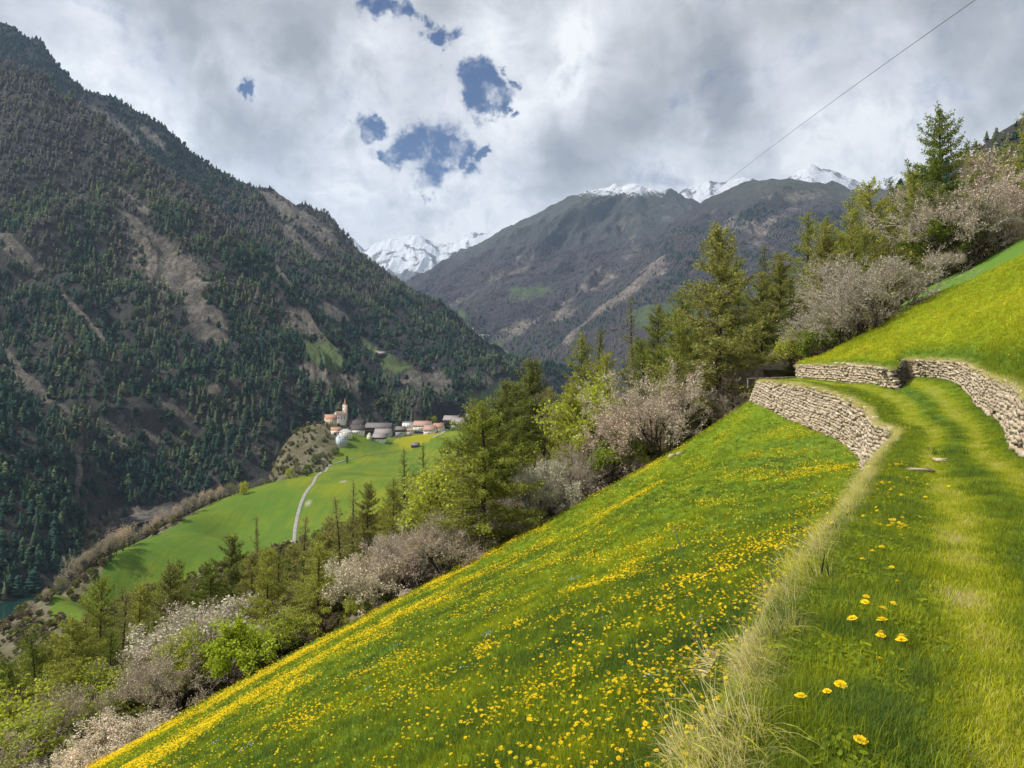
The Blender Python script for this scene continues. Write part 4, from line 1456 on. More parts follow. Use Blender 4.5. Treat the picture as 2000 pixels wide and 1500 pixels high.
# the trees behind them, each its own tree
SIL = [(-60, 1290), (0, 1275), (60, 1262), (150, 1215), (190, 1150), (330, 1120), (400, 1118), (460, 1080), (600, 1050), (670, 1010), (720, 985), (790, 930), (870, 885), (920, 830), (960, 790), (1000, 740),
       (1060, 722), (1130, 690), (1200, 670), (1230, 655), (1300, 612), (1330, 600), (1400, 520), (1440, 500), (1500, 490), (1575, 450), (1660, 405), (1720, 375), (1790, 340), (1840, 300), (1880, 310), (1920, 300), (2000, 262), (2100, 230)]
g = np.random.default_rng(77)
cnt = 0
tries = 0
while cnt < 250 and tries < 9000:
    tries += 1
    px = g.uniform(-80, 2080) if g.random() < .6 else g.uniform(-80, 720); d = math.exp(g.uniform(math.log(50), math.log(190)))
    x = (px - 1000) / F * d
    if px > 1480: d = max(d, 66); x = (px - 1000) / F * d
    if any((x - t[1]) ** 2 + (d - t[2]) ** 2 < 2.8 ** 2 for t in ALL_TREES): continue
    z = float(val_z(np.array(x), np.array(d)))
    h = g.uniform(6.0, 13.0)
    top = 750 - (z + h) / d * F
    lim = np.interp(px, [s[0] for s in SIL], [s[1] for s in SIL]) + 6
    if top < lim:
        h = (750 - lim) / F * d - z
        if h < 5: continue
    if (750 - (z) / d * F) < lim: continue
    k = int(g.choice([0, 1, 2, 3, 4, 4])) if px < 700 else int(g.integers(0, 5))
    put_tree("larch_tree", LARCH[k], (x, d, z - .15), h, "spring larch among many alike in the depth of the wood", "larch", "larches in the depth of the wood", g.uniform(.85, 1.15))
    cnt += 1

GP = "blossoming and leafless trees along the meadow edges"
for px, d, top, tm, w, nm, lab in (
        (1305, 48.6, 690, PINK[0], 1.0, "cherry_tree", "pinkish cherry tree with dark forked trunk at the corner of the lower meadow"),
        (1235, 50.0, 745, PINK[1], .95, "cherry_tree", "lower pinkish cherry crown leaning left of the forked one"),
        (1700, 53.5, 455, PINK[1], 1.2, "cherry_tree", "round pink cherry above the low stone wall, beside the yellow meadow"),
        (1650, 53.5, 530, PINK[0], 1.15, "cherry_tree", "pink cherry low over the corner of the yellow meadow"),
        (1890, 58, 330, PINK[0], 1.15, "cherry_tree", "large dusky pink cherry under the hilltop larch"),
        (1985, 62, 275, PINK[1], 1.2, "cherry_tree", "largest dusky pink cherry cut by the right border"),
        (1940, 60, 400, GREYB[0], 1.15, "leafless_tree", "brown leafless tree leaning over the bright green strip"),
        (1850, 57, 480, GREYB[1], 1.1, "leafless_tree", "dark leafless scrub at the end of the bright green strip"),
        (870, 43.6, 990, GREYB[0], 1.15, "hazel_bush", "grey-brown fan-shaped bush with dark stems left of the broad larch"),
        (800, 45.5, 1000, PINK[1], .9, "cherry_tree", "pale pink cherry behind the grey-brown fan-shaped bush"),
        (715, 43.5, 1050, WHITEB[0], .95, "cherry_tree", "whitish cherry above the low white shrubs"),
        (760, 46, 1040, PINK[0], .9, "cherry_tree", "pale cherry between the whitish one and the fan-shaped bush"),
        (335, 39.8, 1245, GREYB[1], 1.25, "hazel_bush", "large grey dome-shaped bush with many stems near the bright green maple"),
        (1055, 47.0, 865, WHITEB[0], .85, "cherry_tree", "white blossoming cherry in the middle of the wood edge"),
        (1075, 47.5, 930, WHITEB[0], 1.0, "cherry_tree", "lower white blossoming crown beside the meadow rim"),
        (420, 46, 1135, WHITEB[0], 1.35, "cherry_tree", "wide patch of pinkish white blossom above the bright green maple"),
        (375, 45, 1175, PINK[0], 1.2, "cherry_tree", "pinkish blossom crown in the lower part of the blossom patch"),
        (1475, 53, 655, PINK[1], .8, "cherry_tree", "pale pink cherry between the tallest larch and the stone wall"),
        (1440, 52.5, 700, GREYB[0], .9, "leafless_tree", "grey leafless scrub at the end of the lower stone wall"),
        (1395, 51, 750, GREYB[1], 1.0, "leafless_tree", "brown leafless scrub under the tallest larch"),
        (1340, 52, 790, GREYB[0], .9, "leafless_tree", "brown twiggy scrub right of the forked cherry trunk"),
        (990, 47, 950, GREYB[1], 1.2, "leafless_tree", "dark brown twigs right of the broad larch trunk"),
        (930, 50, 960, GREYB[0], 1.2, "leafless_tree", "brown thicket behind the broad larch trunk"),
        (1140, 50, 850, GREYB[0], 1.0, "leafless_tree", "brown thicket right of the white cherry"),
        (130, 41, 1330, GREYB[0], 1.0, "leafless_tree", "reddish leafless scrub in the lower corner"),
        (60, 38, 1385, GREYB[1], 1.2, "leafless_tree", "grey leafless scrub at the lower left corner")):
    tree_at(nm, tm, px, d, top, lab, "bush" if 'bush' in nm else "tree", GP, w)
for px, d, top, w, lab in ((445, 40.2, 1196, 1.0, "bright green round maple at the rim of the lower meadow"),):
    tree_at("maple_tree", MAPLE, px, d, top, lab, "tree", "green trees at the meadow rim", w)
for px, d, top, w, lab in ((1195, 49.5, 830, .9, "lime green shrub in the gap right of the white cherry"), (1245, 49, 880, .9, "low lime shrub left of the pinkish cherry's foot"),
                           (1180, 54, 735, 1.0, "tall lime shrub behind the wood edge"), (1560, 58, 640, .8, "lime shrub behind the low stone wall"), (1600, 55, 600, .7, "lime shrub against the pink cherry"),
                           (590, 44, 1195, 1.2, "olive round shrub above the meadow rim"), (700, 43, 1150, .9, "olive shrub right of the round one"), (530, 43, 1190, 1.1, "light green shrub right of the maple"),
                           (380, 42, 1215, .8, "light green leafy shrub left of the maple"), (200, 44, 1300, 1.2, "yellow-green shrub behind the grey dome-shaped bush"),
                           (60, 44, 1320, 1.2, "yellow-green shrub near the left border"), (95, 39, 1375, 1.3, "pale green shrub between the leafless scrubs in the lower corner"), (25, 40, 1360, 1.2, "lowest yellow-green shrub at the left border"), (640, 50, 1110, 1.0, "lime shrub under the dark trunked larch"), (900, 52, 880, 1.0, "yellow-green shrub left of the broad larch")):
    tree_at("leafy_shrub", LIME, px, d, top, lab, "shrub", "lime green shrubs in the wood edge", w)
for px, d, top, w, lab in ((190, 36.2, 1425, 1.5, "white blossoming hedge shrub lowest along the meadow rim"), (250, 37.3, 1368, 1.5, "white blossoming hedge shrub below the grey dome-shaped bush"),
                           (110, 36, 1470, 1.5, "white blossoming shrub at the lower border"), (745, 42.2, 1190, 1.5, "low white blossoming shrub left of the meadow rim's middle"), (795, 42.6, 1155, 1.4, "low white blossoming shrub under the pale cherries"),
                           (700, 41.8, 1225, 1.2, "small white shrub at the foot of the olive scrub")):
    tree_at("blackthorn_shrub", WHITEB[0], px, d, top, lab, "shrub", "white blossoming shrubs along the meadow rim", w, minh=.8)
# ------------------------------------------------------------------ villages
def flat(name, col, rough=.8, var=.08, scale=1.5):
    return simple_mat(name, col, var, scale, rough)


W_WHITE = flat("white_render", (.80, .78, .73)); W_CREAM = flat("cream_render", (.70, .62, .42)); W_TAN = flat("tan_render", (.64, .55, .44))
W_GREY = flat("grey_render", (.46, .47, .49)); W_WOOD = flat("weathered_timber", (.085, .060, .045), .9, .25); W_SHADE = flat("shade_tinted_render", (.50, .55, .60))  # last one: a white wall with blue-grey shade put into its colour
R_ORANGE = flat("orange_tiles", (.40, .21, .14), .9, .2, 3); R_PINK = flat("faded_red_tiles", (.38, .24, .19), .9, .2, 3); R_GREY = flat("grey_shingles", (.17, .155, .15), .9, .2, 3)
R_PALE = flat("pale_slabs", (.27, .245, .24), .9, .15, 3); R_DARK = flat("dark_shingles", (.085, .075, .072), .9, .25, 3); R_BROWN = flat("brown_shingles", (.20, .145, .11), .9, .2, 3)
R_LIGHT = flat("light_metal_sheets", (.38, .38, .37), .6, .08); R_RUST = flat("rust_red_spire_shingles", (.27, .14, .10), .85, .2, 3); R_OCHRE = flat("ochre_tiles", (.42, .30, .19), .9, .2, 3)
M_WIN = flat("dark_window", (.03, .035, .045), .25); M_FRAME = flat("brown_door", (.09, .05, .03)); M_CONC = flat("pale_concrete", (.50, .47, .42))


def box_vf(x0, x1, y0, y1, z0, z1):
    V = np.array([(x, y, z) for z in (z0, z1) for y in (y0, y1) for x in (x0, x1)], float)
    Fc = np.array([(0, 2, 3, 1), (4, 5, 7, 6), (0, 1, 5, 4), (2, 6, 7, 3), (0, 4, 6, 2), (1, 3, 7, 5)])
    return V, Fc


def add_box(name, mat, parent, *b):
    v, f = box_vf(*b)
    return obj(name, mesh_data(name, v, f, [mat]), parent)


def windows(parent, w, d, h, faces, nx, ny, z0=1.3, ww=1.0, wh=1.3, storey=2.8, mat=M_WIN, me={}):
    key = (ww, wh, mat.name)
    if key not in me:
        v, f = box_vf(-ww / 2, ww / 2, -.06, .06, -wh / 2, wh / 2)
        me[key] = mesh_data("window", v, f, [mat])
    for fc in faces:
        L = w if fc in 'FB' else d
        n = nx if fc in 'FB' else max(nx - 1, 1)
        for i in range(n):
            for j in range(ny):
                t = (i + .5) / n * L * .86 - L * .43
                z = z0 + j * storey
                if z + wh / 2 > h: continue
                o = bpy.data.objects.new("window", me[key])
                if fc == 'F': o.location = (t, -d / 2 - .02, z)
                elif fc == 'B': o.location = (t, d / 2 + .02, z)
                elif fc == 'L': o.location = (-w / 2 - .02, t, z); o.rotation_euler = (0, 0, math.pi / 2)
                else: o.location = (w / 2 + .02, t, z); o.rotation_euler = (0, 0, math.pi / 2)
                link(o, parent)


def house(name, label, cat, px, py, d, w, dep, h, rh, yaw, wm, rm, nx=3, ny=2, roof='gable', faces='FL', door=True, chimney=True, over=.9, upper=None, group="houses of the village on the shelf", ground=None):
    """ridge runs along local x; F is the long side facing the viewer"""
    x = (px - 1000) / F * d
    if ground is None:
        q = hill_ray(px, py, 500)
        # stay on the shelf near the wanted depth
        z = float(val_z(np.array(x), np.array(float(d))))
        z = (750 - py) / F * d
        if abs(q[1] - d) < 230 and abs((750 - py) / F * q[1] - q[2]) < 1:
            x, d, z = float(q[0]), float(q[1]), float(q[2])
    else:
        z = ground
    rh *= 1.3
    r = empty(name, (x, d, z), R(yaw))
    tag(r, label, cat, group)
    v, f = box_vf(-w / 2, w / 2, -dep / 2, dep / 2, -4, h)
    if roof == 'gable':
        V = np.concatenate([v, [(-w / 2, 0, h + rh - .25), (w / 2, 0, h + rh - .25)]])
        F3 = [(4, 8, 6), (5, 7, 9)]
        obj("wall", mesh_data("wall", V, [f, np.array(F3)], [wm]), r)
        o_ = over
        sl = rh / (dep / 2)
        parts = []
        for s in (-1, 1):
            ye = s * (dep / 2 + o_); ze = h - sl * o_
            a = [(-w / 2 - o_, 0, h + rh), (w / 2 + o_, 0, h + rh), (w / 2 + o_, ye, ze), (-w / 2 - o_, ye, ze)]
            b = [(p[0], p[1], p[2] - .3) for p in a]
            VV = np.array(a + b, float)
            FF = np.array([(0, 1, 2, 3), (4, 7, 6, 5), (0, 4, 5, 1), (1, 5, 6, 2), (2, 6, 7, 3), (3, 7, 4, 0)])
            if s > 0: FF = FF[:, ::-1]
            parts.append((VV, FF))
        V, Fc = join_parts(parts)
        rf = obj("roof", mesh_data("roof", V, Fc, [rm]), r)
    elif roof == 'hip':
        obj("wall", mesh_data("wall", v, f, [wm]), r)
        o_ = over; k = max(w / 2 - dep / 2, 0) + .01
        V = np.array([(-w / 2 - o_, -dep / 2 - o_, h), (w / 2 + o_, -dep / 2 - o_, h), (w / 2 + o_, dep / 2 + o_, h), (-w / 2 - o_, dep / 2 + o_, h), (-k, 0, h + rh), (k, 0, h + rh)], float)
        rf = obj("roof", mesh_data("roof", V, [np.array([(0, 1, 5, 4), (2, 3, 4, 5)]), np.array([(1, 2, 5), (3, 0, 4)])], [rm]), r)
    else:
        obj("wall", mesh_data("wall", v, f, [wm]), r)
        rf = add_box("roof", rm, r, -w / 2 - .4, w / 2 + .4, -dep / 2 - .4, dep / 2 + .4, h + .01, h + .4)
    if upper is not None:          # timber upper storey
        add_box("timber_storey", upper, r, -w / 2 - .25, w / 2 + .25, -dep / 2 - .25, dep / 2 + .25, h * .52, h - .05)
        windows(r, w + .5, dep + .5, h, faces, nx, 1, h * .75, .9, 1.1)
        windows(r, w, dep, h * .5, faces, nx, 1, 1.2, .9, 1.1)
    elif nx:
        windows(r, w, dep, h, faces, nx, ny)
    if door:
        add_box("door", M_FRAME, r, -.6, .6, -dep / 2 - .08, -dep / 2 + .05, 0, 2.1)
    if chimney:
        add_box("chimney", M_CONC, rf, w * .2, w * .2 + .8, .6, 1.4, h + rh * .4, h + rh + .9)
    return r


V = 1195.0
# church: nave, tower with belfry and spire
x, z0 = (664 - 1000) / F * V, (750 - 823) / F * V
ch = empty("church", (x, V, z0), R(-50), 1.08)
tag(ch, "white village church with slender tan tower and rust red spire", "church")
w, dp, h, rh = 10.0, 15.0, 9.5, 5.2
v = np.array([(-w / 2, -dp / 2, -8), (w / 2, -dp / 2, -8), (w / 2, dp / 2, -8), (-w / 2, dp / 2, -8), (-w / 2, -dp / 2, h), (w / 2, -dp / 2, h), (w / 2, dp / 2, h), (-w / 2, dp / 2, h), (0, -dp / 2, h + rh), (0, dp / 2, h + rh)], float)
obj("wall", mesh_data("wall", v, [np.array([(0, 1, 5, 4), (1, 2, 6, 5), (2, 3, 7, 6), (3, 0, 4, 7)]), np.array([(4, 5, 8), (6, 7, 9)])], [W_WHITE]), ch)
v = np.array([(-w / 2 - .5, -dp / 2 - .4, h - .4), (0, -dp / 2 - .4, h + rh + .25), (0, dp / 2 + .6, h + rh + .25), (-w / 2 - .5, dp / 2 + .6, h - .4), (w / 2 + .5, -dp / 2 - .4, h - .4), (w / 2 + .5, dp / 2 + .6, h - .4)], float)
obj("roof", mesh_data("roof", v, np.array([(0, 1, 2, 3), (1, 4, 5, 2)]), [R_BROWN]), ch)
for i in range(3):
    for s in (-1, 1):
        add_box("window", M_WIN, ch, s * w / 2 - .06, s * w / 2 + .06, -5.2 + i * 4.4, -4.0 + i * 4.4, 3.6, 7.4)
add_box("door", M_FRAME, ch, -1.1, 1.1, -dp / 2 - .1, -dp / 2 + .1, 0, 3.4)
add_box("window", M_WIN, ch, -.7, .7, -dp / 2 - .08, -dp / 2 + .08, 8.3, 9.9)
tw = obj("tower", mesh_data("tower", *box_vf(-2.6, 2.6, dp / 2 - 2, dp / 2 + 3.2, -8, 24.0), [W_TAN]), ch)
for zz in (14.5, 19.6):
    add_box("window", M_WIN, tw, -.65, .65, dp / 2 - 2.1, dp / 2 - 1.9, zz, zz + 2.6)
    add_box("window", M_WIN, tw, -2.7, -2.5, dp / 2 + 0, dp / 2 + 1.2, zz, zz + 2.6)
v = [(-2.7, dp / 2 - 2.1, 24), (2.7, dp / 2 - 2.1, 24), (2.7, dp / 2 + 3.3, 24), (-2.7, dp / 2 + 3.3, 24), (-1.1, dp / 2 - .5, 26.5), (1.1, dp / 2 - .5, 26.5), (1.1, dp / 2 + 1.7, 26.5), (-1.1, dp / 2 + 1.7, 26.5), (0, dp / 2 + .6, 34.5)]
obj("spire", mesh_data("spire", np.array(v, float), [np.array([(0, 1, 5, 4), (1, 2, 6, 5), (2, 3, 7, 6), (3, 0, 4, 7)]), np.array([(4, 5, 8), (5, 6, 8), (6, 7, 8), (7, 4, 8)])], [R_RUST]), tw)

H = house
H("house", "cream parsonage with orange tiled roof left of the church", "house", 646, 829, 1185, 16, 12, 9.5, 4.2, 24, W_CREAM, R_ORANGE, 4, 3)
H("house", "low house with orange hipped roof under the parsonage", "house", 656, 846, 1165, 13, 9, 5, 2.6, 20, W_WHITE, R_ORANGE, 2, 1)
H("house", "white house with pale pyramid roof in front of the village", "house", 674, 852, 1135, 17, 12, 6.5, 3.0, 30, W_WHITE, R_LIGHT, 4, 2, roof='hip')
H("house", "tall pale block with shade put into its blue-grey walls and a shallow roof, lowest on the slope", "house", 667, 868, 1110, 12, 12, 11.0, 1.6, 34, W_SHADE, R_LIGHT, 4, 3, faces='F', door=False, chimney=False)
H("barn", "large dark roofed barn right behind the church", "barn", 696, 834, 1200, 26, 16, 3.5, 6.5, -12, W_WOOD, R_DARK, 0, 0, door=False, chimney=False)
H("house", "white house under a wide dark roof between barn and pyramid roof", "house", 698, 846, 1165, 20, 13, 5.5, 4.6, 8, W_WHITE, R_DARK, 5, 1)
H("barn", "long grey roofed farm building across the middle of the village", "barn", 740, 839, 1195, 42, 15, 4.2, 5.0, -6, W_WOOD, R_GREY, 0, 0, door=False, chimney=False)
H("house", "farmhouse with faded pinkish grey roof below the long farm building", "house", 749, 851, 1165, 25, 13, 4.6, 5.0, -8, W_GREY, R_PALE, 4, 1)
H("chalet", "chalet with pale slab roof, dark timber balcony storey and white ground floor", "house", 741, 862, 1140, 17, 12, 6.4, 3.8, -6, W_WHITE, R_PALE, 4, 2, upper=W_WOOD)
H("shed", "narrow white gabled hut above the village bushes", "shed", 721, 858, 1140, 4.5, 5, 6.0, 2.6, 70, W_CREAM, R_LIGHT, 0, 0, door=False, chimney=False, over=.2)
H("house", "grey timber house with slate grey roof in the middle of the village", "house", 783, 848, 1165, 14, 11, 7.6, 3.6, -6, W_GREY, R_GREY, 4, 2, upper=W_WOOD)
H("house", "modern white flat roofed house behind the ochre roof", "house", 797, 835, 1200, 16, 11, 8.5, .5, -8, W_WHITE, R_LIGHT, 3, 2, roof='flat', chimney=False)
H("house", "house with ochre tiled roof and white corner", "house", 804, 846, 1165, 18, 12, 6.4, 4.0, -10, W_WHITE, R_OCHRE, 4, 2)
H("house", "broad house with salmon red roof, behind its twin gables", "house", 826, 838, 1195, 28, 15, 6.5, 5.0, -14, W_WHITE, R_PINK, 4, 2)
H("house", "white house with salmon red roof facing the dandelion field", "house", 840, 847, 1165, 17, 13, 7.0, 4.6, -10, W_WHITE, R_PINK, 4, 2)
H("house", "house with orange roof beside the dark cedar hedge", "house", 857, 843, 1175, 15, 12, 8.0, 4.2, -14, W_WHITE, R_ORANGE, 3, 2)
H("house", "large farmhouse with dusty pink roof right of the dark hedge", "house", 898, 833, 1195, 24, 16, 5.5, 6.6, -16, W_GREY, R_PALE, 5, 1)
H("barn", "barn with dusty roof above the large farmhouse", "barn", 882, 824, 1235, 24, 14, 4, 5.0, -16, W_WOOD, R_PALE, 0, 0, door=False, chimney=False)
H("house", "cream house with open gable at the top end of the village", "house", 919, 823, 1215, 13, 12, 8.5, 3.6, -14, W_CREAM, R_GREY, 3, 2)
H("house", "last grey roofed house half hidden by the larches", "house", 934, 822, 1230, 14, 12, 6, 4, -16, W_GREY, R_PALE, 3, 2)
H("barn", "small dark hay barn alone on the sunny meadow", "barn", 811, 873, 1050, 10.5, 7, 3.4, 2.6, -8, W_WOOD, R_GREY, 0, 0, door=False, chimney=False, over=.8)

# dark hedge block and village bushes
def bush_cloud(seed, n=260, s=.16):
    g = np.random.default_rng(seed)
    C = unit_vecs(n, g) * g.uniform(.6, 1, (n, 1)) * [.5, .5, .5] + [0, 0, .48]
    A = unit_vecs(n, g); B = np.cross(A, unit_vecs(n, g)); B /= np.linalg.norm(B, axis=1, keepdims=True)
    k = g.uniform(.4, 1, (n, 1)) * s * .5
    return quads_at(C, A * k, B * k * .7)


MB_D = mat_leaf("dark_hedge_leaves", (.012, .020, .010), (.03, .045, .018)); MB_G = mat_leaf("garden_bush_leaves", (.05, .08, .02), (.13, .17, .04)); MB_L = mat_leaf("young_yellow_leaves", (.22, .26, .02), (.42, .44, .04))
MB_W = mat_leaf("white_garden_blossom", (.45, .46, .36), (.78, .76, .64))
BC = {k: mesh_data("crown", *bush_cloud(5 + i), [m_]) for i, (k, m_) in enumerate((('d', MB_D), ('g', MB_G), ('l', MB_L), ('w', MB_W)))}
BT = mesh_data("trunk", *pipe([(0, 0, -.2), (0, 0, .2), (.02, 0, .5)], [.04, .03, .015], 6), [MAT_BARK])
for px, py, top, wpx, k, lab in ((875, 840, 822, 13, 'd', "dark cedar clump between the orange and the dusty pink roofs"), (965 - 300, 0, 0, 0, 'x', ""),
                                 (774, 878, 863, 16, 'w', "round white blossoming tree on the meadow below the village"), (755, 875, 856, 11, 'l', "small pale tree left of the round white one"),
                                 (705, 879, 864, 16, 'g', "dark garden bush below the village houses"), (720, 876, 863, 12, 'g', "second garden bush right of the darkest one"),
                                 (632, 835, 827, 12, 'l', "yellow-green bush under the cream parsonage"), (707, 856, 846, 9, 'l', "fresh yellow-green tree between the white houses"),
                                 (655, 888, 872, 18, 'g', "olive bush at the top of the rocky knoll"), (618, 905, 885, 22, 'g', "olive bush on the rocky knoll"), (678, 905, 889, 6, 'g', "thin tree beside the pale road"),
                                 (630, 852, 838, 16, 'g', "grey-green bush left of the low orange roof"), (600, 930, 905, 20, 'g', "dark bush where the knoll meets the meadow"),
                                 (838, 826, 812, 15, 'g', "green tree behind the salmon red roofs"), (848, 825, 811, 12, 'l', "pale green tree behind the salmon red roofs"), (780, 831, 819, 12, 'g', "dark tree behind the slate grey roof"),
                                 (565, 935, 912, 16, 'l', "yellowish bush at the meadow's rim"), (476, 966, 938, 20, 'l', "bright yellow-green tree on the meadow's rim")):
    if k == 'x': continue
    d = 1120 if py > 860 else 1170
    if py > 885: d = float(hill_ray(px, py, 300)[1])
    if py < 830: d = 1225
    x = (px - 1000) / F * d; z = (750 - py) / F * d
    hh = (py - top) / F * d; ww = wpx / F * d
    r = empty("village_bush" if k != 'w' else "blossom_tree", (x, d, z), random.uniform(0, 6), (ww, ww, hh))
    tag(r, lab, "tree" if 'tree' in lab else "bush", "trees and bushes around the village")
    o = bpy.data.objects.new("crown", BC[k]); link(o, r)
    o = bpy.data.objects.new("trunk", BT); link(o, r)

# second village far up the valley
def locate(M, px, py):
    k = np.argmin(np.hypot(M['px'] - px, M['py'] - py) + 1000 * (M['T'] > M['front']))
    return M['V'].reshape(-1, 3)[k]


far_h = [(921, 657, 22, W_WHITE, R_GREY, "white gabled house at the start"), (928, 661, 26, W_GREY, R_PALE, "low grey roofed house next to the white gable"), (934, 658, 22, W_WOOD, R_DARK, "dark timber barn behind the low grey roof"),
         (940, 662, 28, W_WHITE, R_PALE, "broad pale roofed house in the middle"), (944, 658, 24, W_WOOD, R_GREY, "grey roofed barn behind the broad pale roof"), (950, 663, 26, W_GREY, R_PINK, "faded red roofed house in front"),
         (955, 660, 22, W_WOOD, R_PALE, "pale roofed barn behind the faded red roof"), (961, 664, 22, W_WHITE, R_PALE, "white house at the lower end"), (922, 645, 18, W_WHITE, R_DARK, "white farmhouse alone above"),
         (882, 626, 20, W_WHITE, R_DARK, "pale farmhouse on the green shelf above")]
for px, py, w_, wm, rm, lab in far_h:
    q = locate(MID, px, py)
    r = house("farmhouse", lab + " of the far hamlet", "house", px, py, float(q[1]) - 25, w_, 14, 9, 5.5, random.uniform(-20, 20), wm, rm, 3, 1, door=False, chimney=False, group="houses of the far hamlet up the valley", ground=float(q[2]) - 1)
for px, py, w_, wm, rm, lab in ((745, 694, 17, W_WOOD, R_PALE, "dark timber farmhouse on the clearing across the valley"), (737, 692, 9, W_WOOD, R_GREY, "small shed beside the farmhouse on the clearing")):
    q = locate(REAR, px, py)
    house("farmhouse" if w_ > 10 else "shed", lab, "house" if w_ > 10 else "shed", px, py, float(q[1]) - 6, w_, 9, 4.5, 3.2, 15, wm, rm, 3, 1, door=False, chimney=False, group="farm on the clearing across the valley", ground=float(q[2]) - .5)

# ------------------------------------------------------------------ roads in the valley
def ribbon(name, pix, width, mat, kind='structure', y0=300):
    P_ = [hill_ray(px, py, y0) for px, py in pix]
    P_ = resample(P_, 140)
    for _ in range(30):
        P_[1:-1] = (P_[:-2] + P_[1:-1] * 2 + P_[2:]) / 4
    tan = np.gradient(P_, axis=0); tan[:, 2] = 0; tan /= np.linalg.norm(tan, axis=1, keepdims=True)
    sd = np.stack([-tan[:, 1], tan[:, 0], 0 * tan[:, 0]], 1)
    rows = []
    for k in (-1, -.5, 0, .5, 1):
        q = P_ + sd * width * .5 * k
        q[:, 2] = val_z(q[:, 0], q[:, 1])
        rows.append(q)
    Vv = np.stack(rows)
    zc = Vv[..., 2].max(0)
    Vv[..., 2] = zc[None] + .25
    low0 = Vv[0].copy(); low0[:, 2] -= 1.5; low1 = Vv[-1].copy(); low1[:, 2] -= 1.5
    Vv = np.concatenate([low0[None], Vv, low1[None]])
    return grid_obj(name, Vv, mat, kind=kind)


MAT_ROAD = simple_mat("pale_asphalt", (.26, .245, .225), .12, .4, .9)
ribbon("road", [(572, 1075), (575, 1050), (579, 1020), (585, 995), (592, 975), (603, 955), (618, 935), (635, 918), (655, 906), (675, 899), (690, 896)], 2.9, MAT_ROAD)
ribbon("lane", [(690, 896), (715, 890), (740, 886), (770, 882), (800, 874)], 1.6, simple_mat("grassy_lane", (.22, .23, .08), .2, .3, .95))
ribbon("village_road", [(845, 855), (856, 850), (866, 845), (876, 838), (884, 833), (892, 834), (902, 836)], 3.6, MAT_ROAD, y0=700)

# ------------------------------------------------------------------ cable overhead
n_ = 60
a = np.array(P(1300, 425, 420)); b = np.array(P(1910, -4, 46)); c = np.array([46.0, 12.0, 24.0])
cable = np.array([a * (1 - t) + b * t - np.array([0, 0, 5.5 * 4 * t * (1 - t)]) * (1 - t) for t in np.linspace(0, 1, n_)])
# keep the hang of the cable below a straight line between its supports
cable = np.concatenate([cable, [b + (b - cable[-2]) * k for k in (1, 3, 6)]])
Vc, Fc = pipe(cable, .022, 5)
o = obj("material_ropeway_cable", mesh_data("cable", Vc, Fc, [simple_mat("steel_cable", (.10, .10, .10), .1, 1, .5)], True))
tag(o, "thin dark steel cable slanting across the cloudy sky", "cable")
# ------------------------------------------------------------------ woods on the mountains
def mat_far_tree():
    m, n = new_mat("mountain_tree_crown")
    g = n.n('ShaderNodeNewGeometry')
    t = n.attr('tint', 'INSTANCER')
    c = n.n('ShaderNodeValToRGB'); n.set(c.inputs[0], t)
    cr = c.color_ramp
    cr.elements[0].color = (.020, .044, .036, 1); cr.elements[1].color = (.140, .120, .135, 1)
    for p, k in ((.25, (.034, .068, .048, 1)), (.45, (.064, .098, .054, 1)), (.62, (.115, .142, .070, 1)), (.78, (.122, .118, .100, 1))):
        e = cr.elements.new(p); e.color = k
    r = g.outputs['Random Per Island']
    col = n.mix(1.0, c.outputs[0], n.mix(r, (.8, .8, .8), (1.25, 1.25, 1.2)), 'MULTIPLY')
    leaf_out(n, col, .2)
    return m


MAT_FART = mat_far_tree()


def spruce_mesh(seed, rad=.2, tiers=7, soft=0.0):
    """unit height conifer of ragged tiers"""
    g = np.random.default_rng(seed)
    parts = []
    for k in range(tiers):
        z1 = .10 + .90 * (k + 1.55) / (tiers + .55); z0 = .08 + .86 * k / tiers
        r = rad * (1 - k / tiers) ** (.85 - .45 * soft) * g.uniform(.85, 1.15) + .012
        n = 9
        a = np.arange(n) * 2 * np.pi / n + g.uniform(0, 3)
        rr = r * g.uniform(.55, 1.2, n)
        V = np.concatenate([np.stack([np.cos(a) * rr, np.sin(a) * rr, z0 + g.uniform(-.03, .03, n)], 1), [[g.normal() * .01, g.normal() * .01, min(z1, 1)]]])
        parts.append((V, np.array([(i, (i + 1) % n, n) for i in range(n)])))
    a = np.arange(4) * np.pi / 2
    V = np.concatenate([np.stack([np.cos(a) * .018, np.sin(a) * .018, 0 * a - .1], 1), [[0, 0, .5]]])
    parts.append((V, np.array([(i, (i + 1) % 4, 4) for i in range(4)])))
    return join_parts(parts)


def round_mesh(seed):
    """unit height loose broadleaf or bare crown"""
    g = np.random.default_rng(seed)
    n = 70
    C = unit_vecs(n, g) * g.uniform(.55, 1, (n, 1)) * [.34, .34, .40] + [0, 0, .58]
    A = unit_vecs(n, g); B = np.cross(A, unit_vecs(n, g)); B /= np.linalg.norm(B, axis=1, keepdims=True)
    s = g.uniform(.06, .13, (n, 1))
    q = quads_at(C, A * s, B * s * .7)
    t = tubes([[0, 0, -.1]], [[0, 0, .6]], [.02], [.008], 4)
    return join_parts([q, t])


FAR_PROTOS = [proto("far_conifer", mesh_data("far_conifer", *spruce_mesh(s, r, t, so), [MAT_FART])) for s, r, t, so in ((1, .22, 8, 0), (2, .28, 7, .5), (3, .20, 8, .3), (4, .33, 6, .9), (5, .26, 7, .6))]
ROUND_PROTOS = [proto("far_broadleaf", mesh_data("far_broadleaf", *round_mesh(s), [MAT_FART])) for s in (1, 2, 3)]


